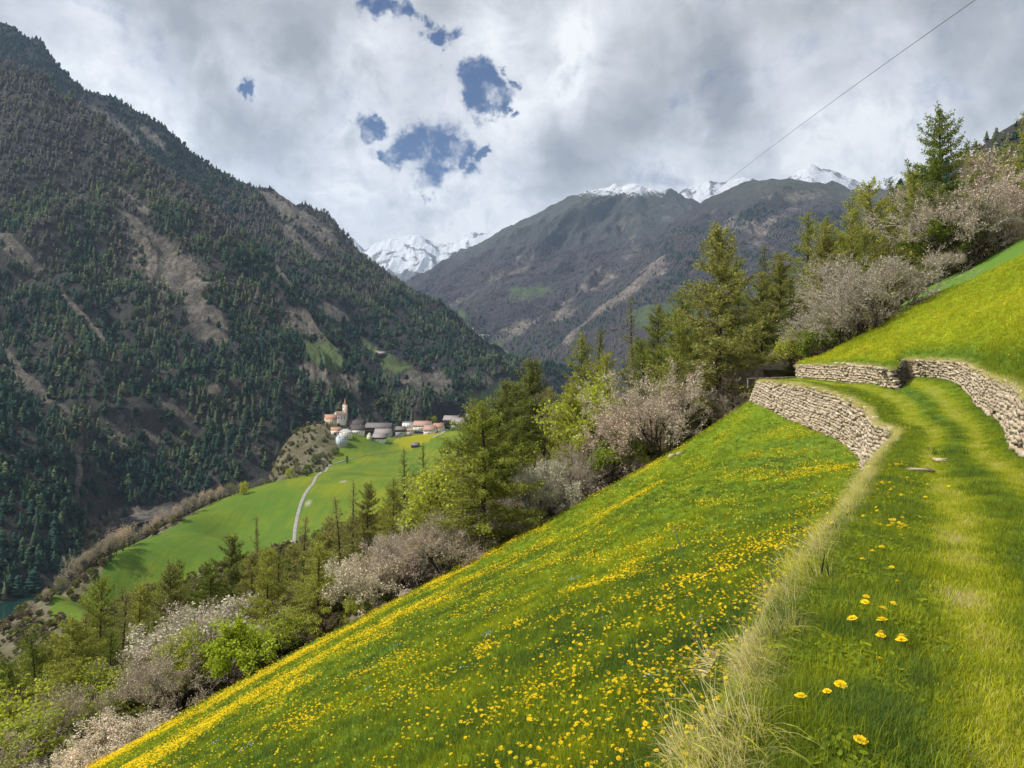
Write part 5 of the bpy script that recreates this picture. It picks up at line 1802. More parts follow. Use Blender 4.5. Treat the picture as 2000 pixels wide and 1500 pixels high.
def cell_sample(V, weight, n, g):
    """random points on a grid surface; weight is per vertex"""
    a = V[:-1, :-1]; b = V[:-1, 1:]; c = V[1:, :-1]; d = V[1:, 1:]
    area = np.linalg.norm(np.cross(b - a, c - a), axis=-1)
    w = area * weight[:-1, :-1]
    w = np.maximum(w, 0).ravel()
    cs = np.cumsum(w)
    idx = np.searchsorted(cs, g.random(n) * cs[-1])
    idx = np.clip(idx, 0, len(w) - 1)
    nc = V.shape[1] - 1
    r = idx // nc; q = idx % nc
    s, t = g.random((n, 1)), g.random((n, 1))
    p = (V[r, q] * (1 - s) + V[r, q + 1] * s) * (1 - t) + (V[r + 1, q] * (1 - s) + V[r + 1, q + 1] * s) * t
    return p, r, q, cs[-1]


def wood_on(M, name, label, spacing, hmin, hmax, seed, tintf, nmax=40000, pxr=(-70, 2070)):
    g = np.random.default_rng(seed)
    V, T, mk = M['V'], M['T'], M['mask']
    top = M['front'] + .03
    ok = (T > .8) & (T < top) & (M['px'] > pxr[0]) & (M['px'] < pxr[1])
    w = ok * np.clip(1.0 - 1.15 * mk[..., 0] - 1.3 * mk[..., 1] - 1.5 * mk[..., 2], .02, 1)
    w = w * (.36 + .64 * sstep(fbm(V[..., 0] / (spacing * 9), V[..., 1] / (spacing * 9), 4, seed), -.45, .25))
    w[mk[..., 1] > .6] *= .1
    _, _, _, tot = cell_sample(V, w, 4, g)
    n = int(min(tot / spacing ** 2, nmax))
    p, r, q, _ = cell_sample(V, w, n, g)
    h = hmin * .75 + (hmax - hmin * .75) * g.random(n) ** 1.5
    tint = tintf(p, M['px'][r, q], M['py'][r, q], g)
    scl = np.stack([h * g.uniform(.85, 1.2, n)] * 2 + [h], 1)
    rot = np.stack([g.normal(size=n) * .04, g.normal(size=n) * .04, g.uniform(0, 6.28, n)], 1)
    return p, rot, scl, np.clip(tint, 0, 1), r, q


def tint_left(p, px, py, g):
    n = len(p)
    f = fbm(p[:, 0] / 120, p[:, 1] / 120, 3, 19)
    hi = sstep(p[:, 2] + 120 * f, 120, 480)
    t = .12 + .22 * g.random(n) + .35 * np.clip(f, -.3, 1)
    t = t + (g.random(n) < .28) * .30
    t = t * (1 - hi) + hi * (.66 + .30 * g.random(n) + .1 * f)
    return t


LEFTW = wood_on(LEFT, "mountain_wood", None, 8.0, 10, 21, 5, tint_left, 45000)
SPURW = wood_on(SPUR, "mountain_wood", None, 6.8, 10, 20, 7, lambda p, px, py, g: .06 + .30 * g.random(len(p)) + (g.random(len(p)) < .12) * .25, 20000)
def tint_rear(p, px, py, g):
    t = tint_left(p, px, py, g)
    dark = .02 + .16 * g.random(len(p)) + (g.random(len(p)) < .1) * .5  # darker conifers, with the ridge's shade put into their tint
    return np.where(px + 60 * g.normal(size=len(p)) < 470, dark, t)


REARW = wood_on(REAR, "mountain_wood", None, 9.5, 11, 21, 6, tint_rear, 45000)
MIDW = wood_on(MID, "mountain_wood", None, 19, 12, 24, 8, lambda p, px, py, g: np.where(sstep(p[:, 2], 150, 700) + g.normal(size=len(p)) * .2 > .45, .80 + .2 * g.random(len(p)), .15 + .5 * g.random(len(p))), 42000)
k = MIDW[0][:, 2] < 1050 + 150 * gnoise(MIDW[0][:, 0] / 200, MIDW[0][:, 1] / 200, 4)
MIDW = [a[k] for a in MIDW]
DOMEW = wood_on(DOME, "mountain_wood", None, 16, 11, 22, 9, lambda p, px, py, g: np.where(fbm(p[:, 0] / 300, p[:, 1] / 300, 3, 3) + g.normal(size=len(p)) * .2 > .0, .78 + .2 * g.random(len(p)), .02 + .3 * g.random(len(p))), 30000)
k = DOMEW[0][:, 2] < 950 + 150 * gnoise(DOMEW[0][:, 0] / 200, DOMEW[0][:, 1] / 200, 4)
DOMEW = [a[k] for a in DOMEW]
HIGHW = wood_on(HIGH, "mountain_wood", None, 13, 8, 15, 10, lambda p, px, py, g: .3 * g.random(len(p)) + (g.random(len(p)) < .5) * .5, 8000)

# conifers that stand alone enough to be told apart: the nearest ones of the opposite slope
allp = [(k, i) for k, W in ((0, SPURW), (1, LEFTW)) for i in range(len(W[0]))]
src = [SPURW, LEFTW]
size = np.concatenate([W[2][:, 2] / W[0][:, 1] * ((project(W[0])[0] > 5) & (project(W[0])[0] < 1000) & (project(W[0])[1] < 1140)) for W in src])
g = np.random.default_rng(3)
cand = np.argsort(-size)[:4000]
pickd = g.choice(cand, 260, replace=False)
keepm = [np.ones(len(W[0]), bool) for W in src]
MC = []
for nm, col in (("dark", (.024, .050, .038)), ("green", (.048, .082, .048)), ("olive", (.088, .118, .058)), ("brown", (.12, .105, .082))):
    MC.append(mat_leaf("conifer_crown_" + nm, tuple(c * .8 for c in col), tuple(c * 1.25 for c in col), .2))
CMES = [[mesh_data("conifer", *spruce_mesh(s, r, t, so), [mt]) for s, r, t, so in ((1, .22, 8, 0), (2, .28, 7, .5), (4, .33, 6, .9))] for mt in MC]
for idx in pickd:
    k, i = (0, idx) if idx < len(SPURW[0]) else (1, idx - len(SPURW[0]))
    W = src[k]
    keepm[k][i] = False
    t = W[3][i]
    ci = 0 if t < .22 else 1 if t < .42 else 2 if t < .7 else 3
    o = bpy.data.objects.new("conifer_tree", CMES[ci][int(g.integers(0, 3))])
    o.location = W[0][i]; o.rotation_euler = W[1][i]; o.scale = W[2][i]
    link(o)
    side = "on the shaded spur above the lake" if k == 0 else "on the steep slope across the valley"
    tag(o, ("dark green", "mid green", "olive", "brownish")[ci] + " conifer among many alike " + side, "conifer", "conifers " + side)
for k, (W, nm) in enumerate(((SPURW, "spur_woods"), (LEFTW, "opposite_woods"))):
    m_ = keepm[k]
    scatter(nm, W[0][m_], FAR_PROTOS + ROUND_PROTOS[:1], W[1][m_], W[2][m_], W[3][m_])
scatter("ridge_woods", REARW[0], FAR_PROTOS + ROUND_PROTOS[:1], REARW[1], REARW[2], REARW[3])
scatter("valley_head_woods", MIDW[0], FAR_PROTOS, MIDW[1], MIDW[2], MIDW[3])
scatter("dome_woods", DOMEW[0], FAR_PROTOS, DOMEW[1], DOMEW[2], DOMEW[3])
scatter("high_woods", HIGHW[0], FAR_PROTOS, HIGHW[1], HIGHW[2], HIGHW[3])

# ------------------------------------------------------------------ undergrowth of the near wood, scrub of the gorge
def mat_under():
    m, n = new_mat("undergrowth_leaves")
    g = n.n('ShaderNodeNewGeometry')
    t = n.attr('tint', 'INSTANCER')
    c = n.n('ShaderNodeValToRGB'); n.set(c.inputs[0], t)
    cr = c.color_ramp
    cr.elements[0].color = (.085, .060, .040, 1); cr.elements[1].color = (.50, .46, .38, 1)
    for p, k in ((.25, (.15, .115, .075, 1)), (.45, (.13, .135, .035, 1)), (.65, (.19, .21, .045, 1)), (.82, (.33, .27, .22, 1))):
        e = cr.elements.new(p); e.color = k
    r = g.outputs['Random Per Island']
    col = n.mix(1.0, c.outputs[0], n.mix(r, (.7, .7, .7), (1.3, 1.3, 1.3)), 'MULTIPLY')
    leaf_out(n, col, .3)
    return m


MAT_UNDER = mat_under()


def under_mesh(seed):
    tr, br, fol = make_bush(seed, 1.0, 7, 1.1, .045, 1.3, 6, False, .03, .6)
    v, f = join_parts([tr, br, fol])
    return v, f


UNDER = [proto("undergrowth_bush", mesh_data("undergrowth_bush", *under_mesh(s), [MAT_UNDER])) for s in (61, 62, 63)]
dist = VAL[..., 1] - ey[None, :]
pxv, pyv = project(VAL)
w = (dist > .6) * (VAL[..., 1] < 190) * (np.abs(VAL[..., 0] / VAL[..., 1]) < .85) / np.maximum(VAL[..., 1], 30) ** 1.2
w = w * (inm < .5)
g = np.random.default_rng(15)
p, r, q, _ = cell_sample(VAL, w, 7500, g)
h = g.uniform(.7, 2.8, len(p)) * np.where(dist[r, q] < 3, .55, 1)
t = np.clip(.42 + .40 * fbm(p[:, 0] / 14, p[:, 1] / 14, 3, 2) + .22 * g.normal(size=len(p)), 0, 1)
scatter("undergrowth", p - [0, 0, .05], UNDER, np.stack([0 * h, 0 * h, g.uniform(0, 6.28, len(p))], 1), np.stack([h * 1.25, h * 1.25, h], 1), t)

# scrub on the bank of the gorge and the knoll by the village
w = (inm < .3) * (VAL[..., 1] > 240) * (VAL[..., 0] / VAL[..., 1] < .02) * (VAL[..., 2] > -199) * (.25 + .75 * sstep(fbm(VAL[..., 0] / 40, VAL[..., 1] / 40, 3, 9), -.35, .4)) / VAL[..., 1]
p, r, q, _ = cell_sample(VAL, w, 9500, g)
h = g.uniform(1.5, 6.5, len(p))
t = .10 + .62 * g.random(len(p)) ** .8
SCRUB = [proto('scrub_bush', mesh_data('scrub_bush', *round_mesh(s_), [MAT_UNDER])) for s_ in (1, 2, 3)]
scatter("gorge_scrub", p, SCRUB, np.stack([0 * h, 0 * h, g.uniform(0, 6.28, len(p))], 1), np.stack([h * 1.3, h * 1.3, h], 1), t)

# leafless trees along the outer rim of the valley meadow
g = np.random.default_rng(4)
RM = []
for mt_ in (MAT_GREY, MAT_GREY, mat_leaf("meadow_rim_leaves", (.10, .12, .03), (.22, .24, .06))):
    RM.append([(nm, mesh_data(nm, v, f, [mm])) for nm, (v, f), mm in zip(BN, make_bush(70 + len(RM), 9.0, 5, .55, .20, .8, 6, False, .3, .8), (MAT_BARK, MAT_TWIG, mt_))])
rim_trees = [(118, 1138, 1085, 0), (140, 1130, 1082, 1), (165, 1112, 1062, 0), (178, 1100, 1060, 0), (196, 1098, 1052, 1), (215, 1096, 1010, 0), (226, 1085, 1022, 0), (240, 1076, 1012, 0), (252, 1068, 1018, 1), (262, 1062, 1030, 0),
             (285, 1052, 1012, 0), (305, 1040, 996, 0), (322, 1030, 992, 1), (345, 1018, 975, 0), (362, 1008, 962, 0), (378, 1000, 955, 0), (396, 990, 948, 0), (412, 982, 945, 0), (430, 974, 940, 0), (450, 968, 936, 2), (468, 960, 938, 2),
             (486, 955, 936, 2), (510, 948, 930, 2), (540, 940, 922, 0), (120, 1155, 1120, 2), (580, 930, 900, 2), (30, 1240, 1205, 0), (62, 1205, 1170, 1), (90, 1175, 1140, 0)]
for px, py, top, k in rim_trees:
    dmax = np.interp(px, [110, 200, 280, 350, 420, 500, 590, 650], [450, 500, 560, 620, 700, 780, 880, 1000]) * 1.12
    for dy in range(0, 24, 2):
        q_ = hill_ray(px, py + dy, 220)
        if q_[1] < dmax: break
    z = float(val_z(np.array(q_[0]), np.array(q_[1])))
    hh = np.clip((750 - top) / F * q_[1] - z, 4, 26)
    tint_ = ("grey leafless", "pale blossoming", "fresh green")[k]
    put_tree("meadow_rim_tree", (9.0, RM[k]), (q_[0], q_[1], z - .2), hh * 1.05, tint_ + " tree in the row along the outer rim of the valley meadow", "tree", "trees along the outer rim of the valley meadow", .62)
# ------------------------------------------------------------------ grass and flowers of the terraces
def mat_blade(name, stops, trans=.45):
    m, n = new_mat(name)
    g = n.n('ShaderNodeNewGeometry')
    t = n.attr('tint', 'INSTANCER')
    c = n.n('ShaderNodeValToRGB'); n.set(c.inputs[0], n.math('ADD', t, n.math('MULTIPLY', n.math('SUBTRACT', g.outputs['Random Per Island'], .5), .35), clamp=True))
    cr = c.color_ramp
    cr.elements[0].color = (*stops[0], 1); cr.elements[1].color = (*stops[-1], 1)
    for i, k in enumerate(stops[1:-1]):
        e = cr.elements.new((i + 1) / (len(stops) - 1)); e.color = (*k, 1)
    leaf_out(n, c.outputs[0], trans)
    return m


# 0 deep cool green .. 1 dry straw
MAT_GRASS = mat_blade("grass_blades", [(.070, .135, .040), (.150, .215, .026), (.245, .300, .020), (.490, .500, .022), (.50, .45, .16), (.62, .53, .33)])


def blades(seed, n, rad, h, w, lean=.5, segs=3, curl=.6):
    g = np.random.default_rng(seed)
    V, Q_, off = [], [], 0
    T3 = []
    for i in range(n):
        az = g.uniform(0, 6.28); r = rad * math.sqrt(g.random())
        base = np.array([math.cos(az) * r, math.sin(az) * r, -.02])
        d = g.uniform(0, 6.28) if g.random() < .5 else az + g.normal() * .5
        L = h * g.uniform(.55, 1.2); ln = lean * g.uniform(.2, 1.3)
        side = np.array([-math.sin(d), math.cos(d), 0]) * w * .5
        f = np.array([math.cos(d), math.sin(d), 0])
        p = base.copy(); ang = ln * .4
        rows = []
        for s in range(segs + 1):
            ww = (1 - s / segs) ** .7
            rows.append((p - side * ww, p + side * ww))
            ang += ln * curl * .9 / segs * 2
            p = p + (f * math.sin(ang) + np.array([0, 0, math.cos(ang)])) * L / segs
        for s in range(segs):
            V += [rows[s][0], rows[s][1]]
        V.append(rows[-1][0])
        for s in range(segs - 1):
            a = off + 2 * s
            T3 += [(a, a + 1, a + 3), (a, a + 3, a + 2)]
        a = off + 2 * (segs - 1)
        T3.append((a, a + 1, a + 2))
        off += 2 * segs + 1
    return np.array(V), np.array(T3)


G_LONG = [proto("grass_tuft", mesh_data("grass_tuft", *blades(s, 34, .13, .17, .0065, .7), [MAT_GRASS])) for s in (1, 2, 3)]
G_SHORT = [proto("lawn_tuft", mesh_data("lawn_tuft", *blades(s, 46, .11, .062, .0048, 1.1), [MAT_GRASS])) for s in (11, 12, 13)]
G_MEAD = [proto("meadow_tuft", mesh_data("meadow_tuft", *blades(s, 26, .17, .13, .010, .6, 2), [MAT_GRASS])) for s in (21, 22, 23)]
G_DRY = [proto("straw_tuft", mesh_data("straw_tuft", *blades(s, 46, .08, .34, .0042, 1.5, 5, .8), [MAT_GRASS])) for s in (31, 32, 33)]


def clover(seed):
    g = np.random.default_rng(seed)
    n = 16
    C = np.stack([g.normal(size=n) * .07, g.normal(size=n) * .07, g.uniform(.01, .06, n)], 1)
    az = g.uniform(0, 6.28, n)
    A = np.stack([np.cos(az), np.sin(az), g.uniform(.1, .6, n)], 1) * .022
    B = np.stack([-np.sin(az), np.cos(az), g.normal(size=n) * .3], 1) * .012
    V = np.stack([C - A, C - A * .3 - B, C + A * .7 - B * .8, C + A * 1.2, C + A * .7 + B * .8, C - A * .3 + B], 1)
    k = np.arange(n)[:, None] * 6
    return V.reshape(-1, 3), np.concatenate([k + np.array([[0, 1, 2]]), k + np.array([[0, 2, 3]]), k + np.array([[0, 3, 4]]), k + np.array([[0, 4, 5]])])


G_LEAF = [proto("leafy_herb", mesh_data("leafy_herb", *clover(s), [MAT_GRASS])) for s in (41, 42)]


def lay(name, G4, weight, n, protos, tintf, smin, smax, seed, drop=0.0, lean=None):
    g = np.random.default_rng(seed)
    V = np.stack(G4[:3], -1)
    p, r, q, _ = cell_sample(V, weight, n, g)
    s = g.uniform(smin, smax, n)
    rot = np.stack([g.normal(size=n) * .12, g.normal(size=n) * .12, g.uniform(0, 6.28, n)], 1)
    if lean is not None:
        rot[:, 0] += lean[0]; rot[:, 1] += lean[1]
    t = np.clip(tintf(p, r, q, g), 0, 1)
    return scatter(name, p - [0, 0, drop], protos, rot, np.stack([s * 1.0, s * 1.0, s * g.uniform(.75, 1.25, n)], 1), t)


def view_w(G4, power, near=2.0, far=70, margin=120, right=0):
    V = np.stack(G4[:3], -1)
    d = np.linalg.norm(V, axis=-1)
    px, py = project(V)
    ok = (V[..., 1] > .8) & (px > -margin) & (px < 2000 + margin + right) & (py < 1500 + margin * 2) & (d < far)
    return ok / np.maximum(d, near) ** power


X, Y, Z, Q = LOW
wl = view_w(LOW, 1.45)
lay("meadow_grass", LOW, wl * (Q > .006), 60000, G_MEAD, lambda p, r, q, g: .25 + .20 * fbm(p[:, 0] / 1.8, p[:, 1] / 1.8, 3, 5) + .14 * fbm(p[:, 0] / 9, p[:, 1] / 9, 2, 15) + .10 * fd[r, q] + .05 * g.normal(size=len(p)), .7, 1.25, 51, .02)
XP, YP, ZP, TP = PATH
rut_ = np.exp(-((TP - .35) / .11) ** 2) + np.exp(-((TP - .73) / .11) ** 2)
mid_ = np.exp(-((TP - .54) / .07) ** 2) + np.exp(-((TP - 1.02) / .10) ** 2)
wp = view_w(PATH, 1.3, right=1500) * (TP < 1.0) * (TP > .0)
pt = lambda p, r, q, g: .24 + .46 * rut_[r, q] * (.75 + .35 * fbm(p[:, 0] / .6, p[:, 1] / .6, 2, 8)) - .07 * mid_[r, q] + .18 * fbm(p[:, 0] / .7, p[:, 1] / .9, 3, 7) + .06 * g.normal(size=len(p)) + (g.random(len(p)) < .05) * .3
lay("path_lawn", PATH, wp, 62000, G_SHORT, pt, .8, 1.3, 52, .01)
lay("verge_grass", PATH, wp * (np.exp(-((TP - .13) / .11) ** 2) + .75 * mid_ * sstep(fbm(XP / .7, YP / .7, 3, 3), -.2, .3)) * (1 - .8 * np.clip(rut_, 0, 1)), 13000, G_LONG,
    lambda p, r, q, g: .25 + .20 * fbm(p[:, 0] / .7, p[:, 1] / .7, 2, 8) + .09 * g.normal(size=len(p)), .4, .8, 53, .01)
lay("verge_herbs", PATH, wp * np.exp(-((TP - .12) / .09) ** 2) * sstep(fbm(XP / .8, YP / .8, 2, 31), -.1, .3) * (1 - .9 * np.clip(rut_, 0, 1)), 2200, G_LEAF, lambda p, r, q, g: .22 + .2 * g.random(len(p)), .5, .95, 54)
XU, YU, ZU, QU, _ = UPP
wu = view_w(UPP[:3], 1.3, right=2500)
lay("upper_meadow_grass", UPP[:3], wu, 52000, G_MEAD, lambda p, r, q, g: .42 + .15 * fd2[r, q] - .16 * np.exp(-((QU[r, q] - .05) / .06) ** 2) + .06 * g.normal(size=len(p)), .8, 1.4, 55, .02)

# dry straw hanging over the wall tops and lying along the terrace edge
def fringe(name, line, inward, per_m, seed, smin, smax, y_rng=(1, 60), spread=.18, dens=None):
    g = np.random.default_rng(seed)
    L = resample(line, 900)
    seg = np.hypot(np.diff(L[:, 0]), np.diff(L[:, 1]))
    s = np.concatenate([[0], np.cumsum(seg)])
    n = int(s[-1] * per_m)
    t = g.uniform(0, s[-1], n)
    p = np.stack([np.interp(t, s, L[:, c]) for c in range(3)], 1)
    tx = np.interp(t, s, np.gradient(L[:, 0])); ty = np.interp(t, s, np.gradient(L[:, 1]))
    ln = np.hypot(tx, ty); nx, ny = -ty / ln, tx / ln                 # outwards, over the wall
    off = g.normal(size=n) * spread + inward
    p[:, 0] -= nx * off; p[:, 1] -= ny * off
    p[:, 2] += g.normal(size=n) * .02
    # tufts deeper inside stand, those at the edge hang over
    ang = np.clip(.75 - off * 1.6, .05, 1.15) * g.uniform(.6, 1.1, n)
    rz = g.uniform(0, 6.28, n)
    from mathutils import Quaternion
    rot = np.empty((n, 3))
    for i in range(n):
        ax = Vector((-ny[i], nx[i], 0))
        e = (Matrix.Rotation(ang[i], 3, ax) @ Matrix.Rotation(rz[i], 3, 'Z')).to_euler()
        rot[i] = e
    sc = g.uniform(smin, smax, n)
    k = (p[:, 1] > y_rng[0]) & (p[:, 1] < y_rng[1])
    return scatter(name, p[k], G_DRY, rot[k], np.repeat(sc[:, None], 3, 1)[k], np.clip(.84 + .12 * g.normal(size=n), .3, 1)[k])


fringe("dry_edge_grass", B_L[:9], .02, 44, 61, .35, .8, (1.5, 31), .075)
fringe("long_edge_straw", B_L[2:5], -.06, 5, 65, .7, 1.25, (3.2, 8.5), .08)
fringe("dry_wall_grass", B_L[8:], .05, 34, 62, .45, 1.0, (28, 60), .12)
fringe("dry_upper_wall_grass", [D_L[i] for i in range(3, 12)], .04, 34, 63, .4, .9, (5, 60), .10)
fringe("dry_far_wall_grass", [D_L[i] for i in range(12, 17)], .05, 28, 64, .4, .8, (5, 60), .10)

# ------------------------------------------------------------------ dandelions
MAT_PETAL, n = new_mat("dandelion_petals")
g_ = n.n('ShaderNodeNewGeometry')
col = n.mix(g_.outputs['Random Per Island'], (.78, .42, .008), (.95, .76, .03))
leaf_out(n, col, .25)
MAT_STEM = simple_mat("flower_stem", (.16, .20, .05), .1, 3)
MAT_PETAL_BLUE = simple_mat("pale_blue_petals", (.42, .55, .72), .1, 3)


def flower_head(seed, rad=.021, n=14):
    g = np.random.default_rng(seed)
    V, T3, off = [], [], 0
    for ring, (r, z, el, m) in enumerate(((1.0, 0, .05, n), (.72, .002, .45, n - 2), (.42, .004, .9, n - 5))):
        for i in range(m):
            a = 2 * math.pi * i / m + g.uniform(-.1, .1) + ring * .3
            w = .30 * (1.1 - .2 * ring)
            L = rad * r * g.uniform(.88, 1.1)
            h = L * math.sin(el); rr = L * math.cos(el)
            for da, k in ((-w * .5, .15), (w * .5, .15), (w * .62, 1), (-w * .62, 1)):
                V.append((math.cos(a + da) * (rr * k + .001), math.sin(a + da) * (rr * k + .001), z + h * k))
            T3.append((off, off + 1, off + 2, off + 3)); off += 4
    return np.array(V), np.array(T3)


HEADS = [mesh_data("flower_head", *flower_head(s), [MAT_PETAL]) for s in (1, 2, 3)]
STEM = mesh_data("stem", *pipe([(0.004, 0, -.16), (-.004, 0, -.08), (0, 0, 0)], [.0022, .002, .0022], 5), [MAT_STEM])


def whole_flower(seed, mat):
    v, f = flower_head(seed, .021, 9)
    return v, f


FLOWERS = [proto("dandelion_flower", mesh_data("dandelion_flower", *whole_flower(s, 0), [MAT_PETAL])) for s in (5, 6, 7)]
BLUES = [proto("pale_flower", mesh_data("pale_flower", *whole_flower(8, 0), [MAT_PETAL_BLUE]))]


def flowers(name, G4, dens, n, seed, h0, smin=.8, smax=1.25, right=2100):
    g = np.random.default_rng(seed)
    V = np.stack(G4[:3], -1)
    px, py = project(V)
    ok = (V[..., 1] > 1) & (px > -100) & (px < right) & (py < 1620)
    p, r, q, _ = cell_sample(V, dens * ok, n, g)
    p = p + np.stack([0 * p[:, 0], 0 * p[:, 0], h0 * g.uniform(.5, 1.2, n)], 1)
    rot = np.stack([g.normal(size=n) * .30, -.15 + g.normal(size=n) * .30, g.uniform(0, 6.28, n)], 1)
    s = g.uniform(smin, smax, n)
    return p, rot, s


p, rot, s = flowers("d", LOW, fd ** 1.4 + .03, 46000, 71, .14, .6, 1.45)
d = np.linalg.norm(p, axis=1)
near = np.argsort(d)[:255]
mk = np.ones(len(p), bool); mk[near] = False
scatter("meadow_dandelions", p[mk], FLOWERS, rot[mk], np.repeat(s[mk][:, None], 3, 1))
cl_lab = ("dandelion among many alike in the lower meadow just under the straw-covered wall edge", "dandelions at the foot of the straw-covered wall edge")


def put_dandelion(loc, r_, sc, label, group):
    o = empty("dandelion", tuple(loc), 0, sc)
    o.rotation_euler = r_
    tag(o, label, "dandelion", group)
    h = bpy.data.objects.new("flower_head", HEADS[random.randrange(3)]); link(h, o)
    st = bpy.data.objects.new("stem", STEM); link(st, o)


for i in near:
    put_dandelion(p[i], rot[i], s[i], cl_lab[0], cl_lab[1])
p, rot, s = flowers("u", UPP[:3], fd2 ** 1.3 + .03, 15000, 72, .14, .8, 1.4, right=4500)
scatter("upper_dandelions", p, FLOWERS, rot, np.repeat(s[:, None], 3, 1))
p, rot, s = flowers("p", PATH, np.exp(-((TP - .14) / .13) ** 2) * np.clip(fbm(XP / 1.5, YP / 1.5, 2, 5) + .1, 0, 1) * (YP > 7.5) * (TP < 1), 380, 73, .07)
scatter("verge_dandelions", p, FLOWERS, rot, np.repeat(s[:, None], 3, 1))
p, rot, s = flowers("b", LOW, np.clip(fbm(X / 1.2, Y / 1.2, 2, 55) - .75, 0, 1) * (Y < 26), 350, 74, .10, .5, .8)
scatter("pale_blue_flowers", p, BLUES, rot, np.repeat(s[:, None], 3, 1))

PV = np.stack([XP, YP, ZP], -1); ppx, ppy = project(PV)
okp = (TP > -.02) & (TP < 1.05) & (YP > 1)


def on_path(px, py):
    k = np.argmin(np.hypot(ppx - px, ppy - py) + 1e6 * (~okp))
    return PV.reshape(-1, 3)[k].copy()


for px, py, sc, lab in ((1727, 1225, 1.5, "largest dandelion of the group beside the yellow wheel track"), (1690, 1190, 1.2, "dandelion up and left of the largest one in the verge group"), (1692, 1177, 1.0, "small dandelion topmost of the verge group"),
                        (1663, 1225, 1.3, "dandelion farthest towards the wall edge in the verge group"), (1750, 1192, 1.0, "dandelion nearest the wheel track at the top of the verge group"), (1732, 1204, 1.1, "dandelion just above the largest one of the verge group"),
                        (1714, 1257, 1.25, "dandelion below the largest one, with a bud beneath it"), (1727, 1247, .9, "small dandelion between the two lower pairs"), (1760, 1255, 1.3, "upper of two dandelions touching beside the wheel track"),
                        (1770, 1269, 1.4, "lower of two dandelions touching beside the wheel track"), (1713, 1306, 1.0, "orange-tinted dandelion deep in the grass under the verge group"), (1650, 1361, 1.3, "lone dandelion in long grass left of the wheel track"),
                        (1566, 1379, 1.2, "lone dandelion close to the straw edge"), (1604, 1371, .9, "half closed dandelion between the two lone ones"), (1690, 1466, 1.3, "dandelion at the lower border of the picture"),
                        (1753, 1146, 1.0, "dandelion with a dark shadow above the verge group"), (1741, 1117, 1.0, "dandelion in the verge, second above the group"), (1709, 1084, 1.1, "left one of a loose pair of verge dandelions"),
                        (1722, 1073, 1.1, "right one of a loose pair of verge dandelions"), (1686, 1099, 1.0, "dandelion near the straw edge above the group"), (1744, 1061, 1.0, "dandelion farther up the verge near the track"),
                        (1766, 1027, 1.1, "dandelion next to the bare soil strip of the track"), (1735, 1016, 1.1, "dandelion in the middle of the far verge"), (1730, 1029, 1.0, "dandelion just under the middle far one"),
                        (1766, 1001, 1.0, "topmost dandelion of the far verge")):
    q = on_path(px, py + 12)
    q[2] += .085
    put_dandelion(q, (random.uniform(-.3, .1), random.uniform(-.25, .25), random.uniform(0, 6)), sc * 1.08, lab, "dandelions in the verge of the path")

# ------------------------------------------------------------------ small single things
LV = np.stack([X, Y, Z], -1); lpx, lpy = project(LV)
k = np.argmin(np.hypot(lpx - 1336, lpy - 1090)); q = LV.reshape(-1, 3)[k]
sp = empty("irrigation_sprinkler", tuple(q))
sp.rotation_euler = (.05, -.30, 0)
tag(sp, "thin leaning grey-green irrigation standpipe in the lower meadow", "sprinkler")
hgt = 62 / F * q[1]
obj("pipe", mesh_data("pipe", *pipe([(0, 0, -.1), (0, 0, hgt * .5), (0, 0, hgt * .9)], .012, 8), [simple_mat("grey_green_pipe", (.16, .20, .20), .1, 3, .5)], True), sp)
v, f = join_parts([pipe([(0, 0, hgt * .88), (0, 0, hgt)], [.020, .014], 8), pipe([(-.03, 0, hgt), (0, 0, hgt + .01), (.03, 0, hgt + .03)], .011, 8), pipe([(0, 0, hgt * .72), (.05, 0, hgt * .74)], .009, 6)])
obj("nozzle", mesh_data("nozzle", v, f, [simple_mat("worn_brass", (.24, .19, .14), .15, 5, .5)], True), sp)

for px, py, w_, lab in ((1797, 921, .42, "flat pale stone in the nearer wheel track of the path"), (1836, 902, .24, "smaller flat pale stone beside the dark tuft in the middle of the path")):
    q = on_path(px, py)
    v, f = STONES[3 if w_ > .3 else 5]
    o = obj("flat_stone", mesh_data("flat_stone", v * [w_ * 1.2, w_ * .75, .07], f, [MAT_STONE]))
    o.location = q + [0, 0, .035]
    tag(o, lab, "stone", "flat stones in the path")

q = on_path(1618, 1138)
pl = empty("iris_plant", tuple(q))
tag(pl, "small dark green sword-leaved plant on the edge of the terrace", "plant")
g = np.random.default_rng(8)
MD = mat_leaf("dark_sword_leaves", (.012, .035, .018), (.03, .07, .035), .2)
for i in range(9):
    v, f = blades(200 + i, 1, .01, .26, .030, .5, 4)
    o = obj("leaf", mesh_data("leaf", v, f, [MD]), pl)
    o.location = (g.normal() * .06, g.normal() * .06, 0); o.rotation_euler = (0, 0, g.uniform(0, 6.28))
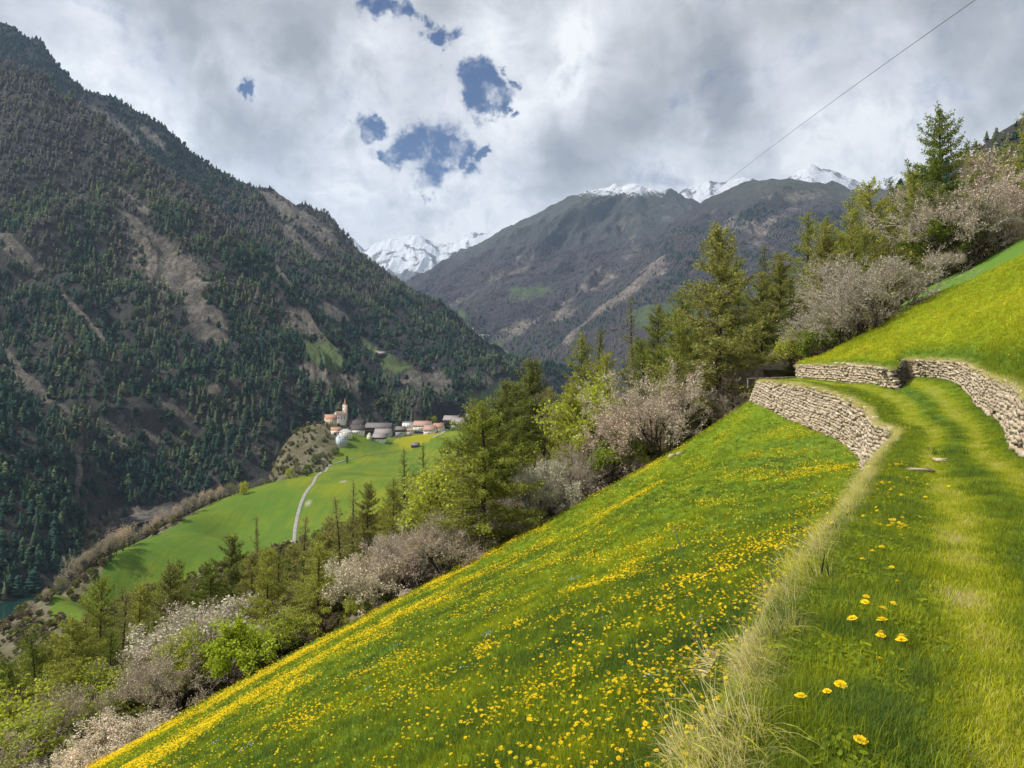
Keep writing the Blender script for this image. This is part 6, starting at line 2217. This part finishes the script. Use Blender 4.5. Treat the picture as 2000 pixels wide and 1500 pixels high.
# dark tuft on the path behind the smaller stone
q = on_path(1850, 888)
tf = obj("dark_grass_tuft", mesh_data("dark_grass_tuft", *blades(300, 130, .42, .24, .010, .7, 3), [mat_leaf("dark_tuft_blades", (.025, .07, .02), (.05, .13, .03))]))
tf.location = q
tag(tf, "dark green tuft of long grass in the middle of the path", "grass tuft")

# rail at the end of the path terrace, hedge posts above the bright strip
MAT_POST = simple_mat("weathered_post", (.20, .17, .14), .2, 6)
fc = empty("wooden_fence", (15.5, 47.5, .1))
tag(fc, "low weathered rail fence where the path ends before the wood", "fence")
a = np.array([-.4, 1.0, .25]); b = np.array([2.6, .6, .35])
obj("rail", mesh_data("rail", *pipe([a, (a + b) / 2, b], .035, 6), [MAT_POST]), fc)
for t in (0, .35, .7, 1):
    c = a * (1 - t) + b * t
    obj("post", mesh_data("post", *pipe([c - [0, 0, .6], c + [0, 0, .04]], .05, 6), [MAT_POST]), fc)
fc = empty("wooden_fence", (31.5, 58.6, 7.2))
tag(fc, "old dark fence of thin rails and posts along the bright green strip", "fence")
pts = [np.array(G_L[i]) - np.array([31.5, 58.6, 7.2]) + np.array([-.3, .5, .25]) for i in (10, 9, 8, 7, 6)]
for k_ in (0.0, .45):
    obj("rail", mesh_data("rail", *pipe([p_ + [0, 0, k_] for p_ in pts], .035, 5), [MAT_POST]), fc)
for i in range(4):
    for t in (0, .33, .66):
        c = pts[i] * (1 - t) + pts[i + 1] * t
        obj("post", mesh_data("post", *pipe([c - [0, 0, .6], c + [0, 0, .6]], .05, 5), [MAT_POST]), fc)
# loose stones at the meadow corner by the cherry
for px, py, lab in ((1327, 889, "pale boulder at the foot of the forked pinkish cherry"), (1312, 893, "smaller boulder just left of the pale one under the cherry")):
    k = np.argmin(np.hypot(lpx - px, lpy - py)); q = LV.reshape(-1, 3)[k]
    v, f = STONES[1 if px > 1320 else 7]
    o = obj("boulder", mesh_data("boulder", v * [.34, .28, .26], f, [MAT_STONE])); o.location = q + [0, 0, .04]
    tag(o, lab, "boulder", "boulders under the cherry")
print("DONE")
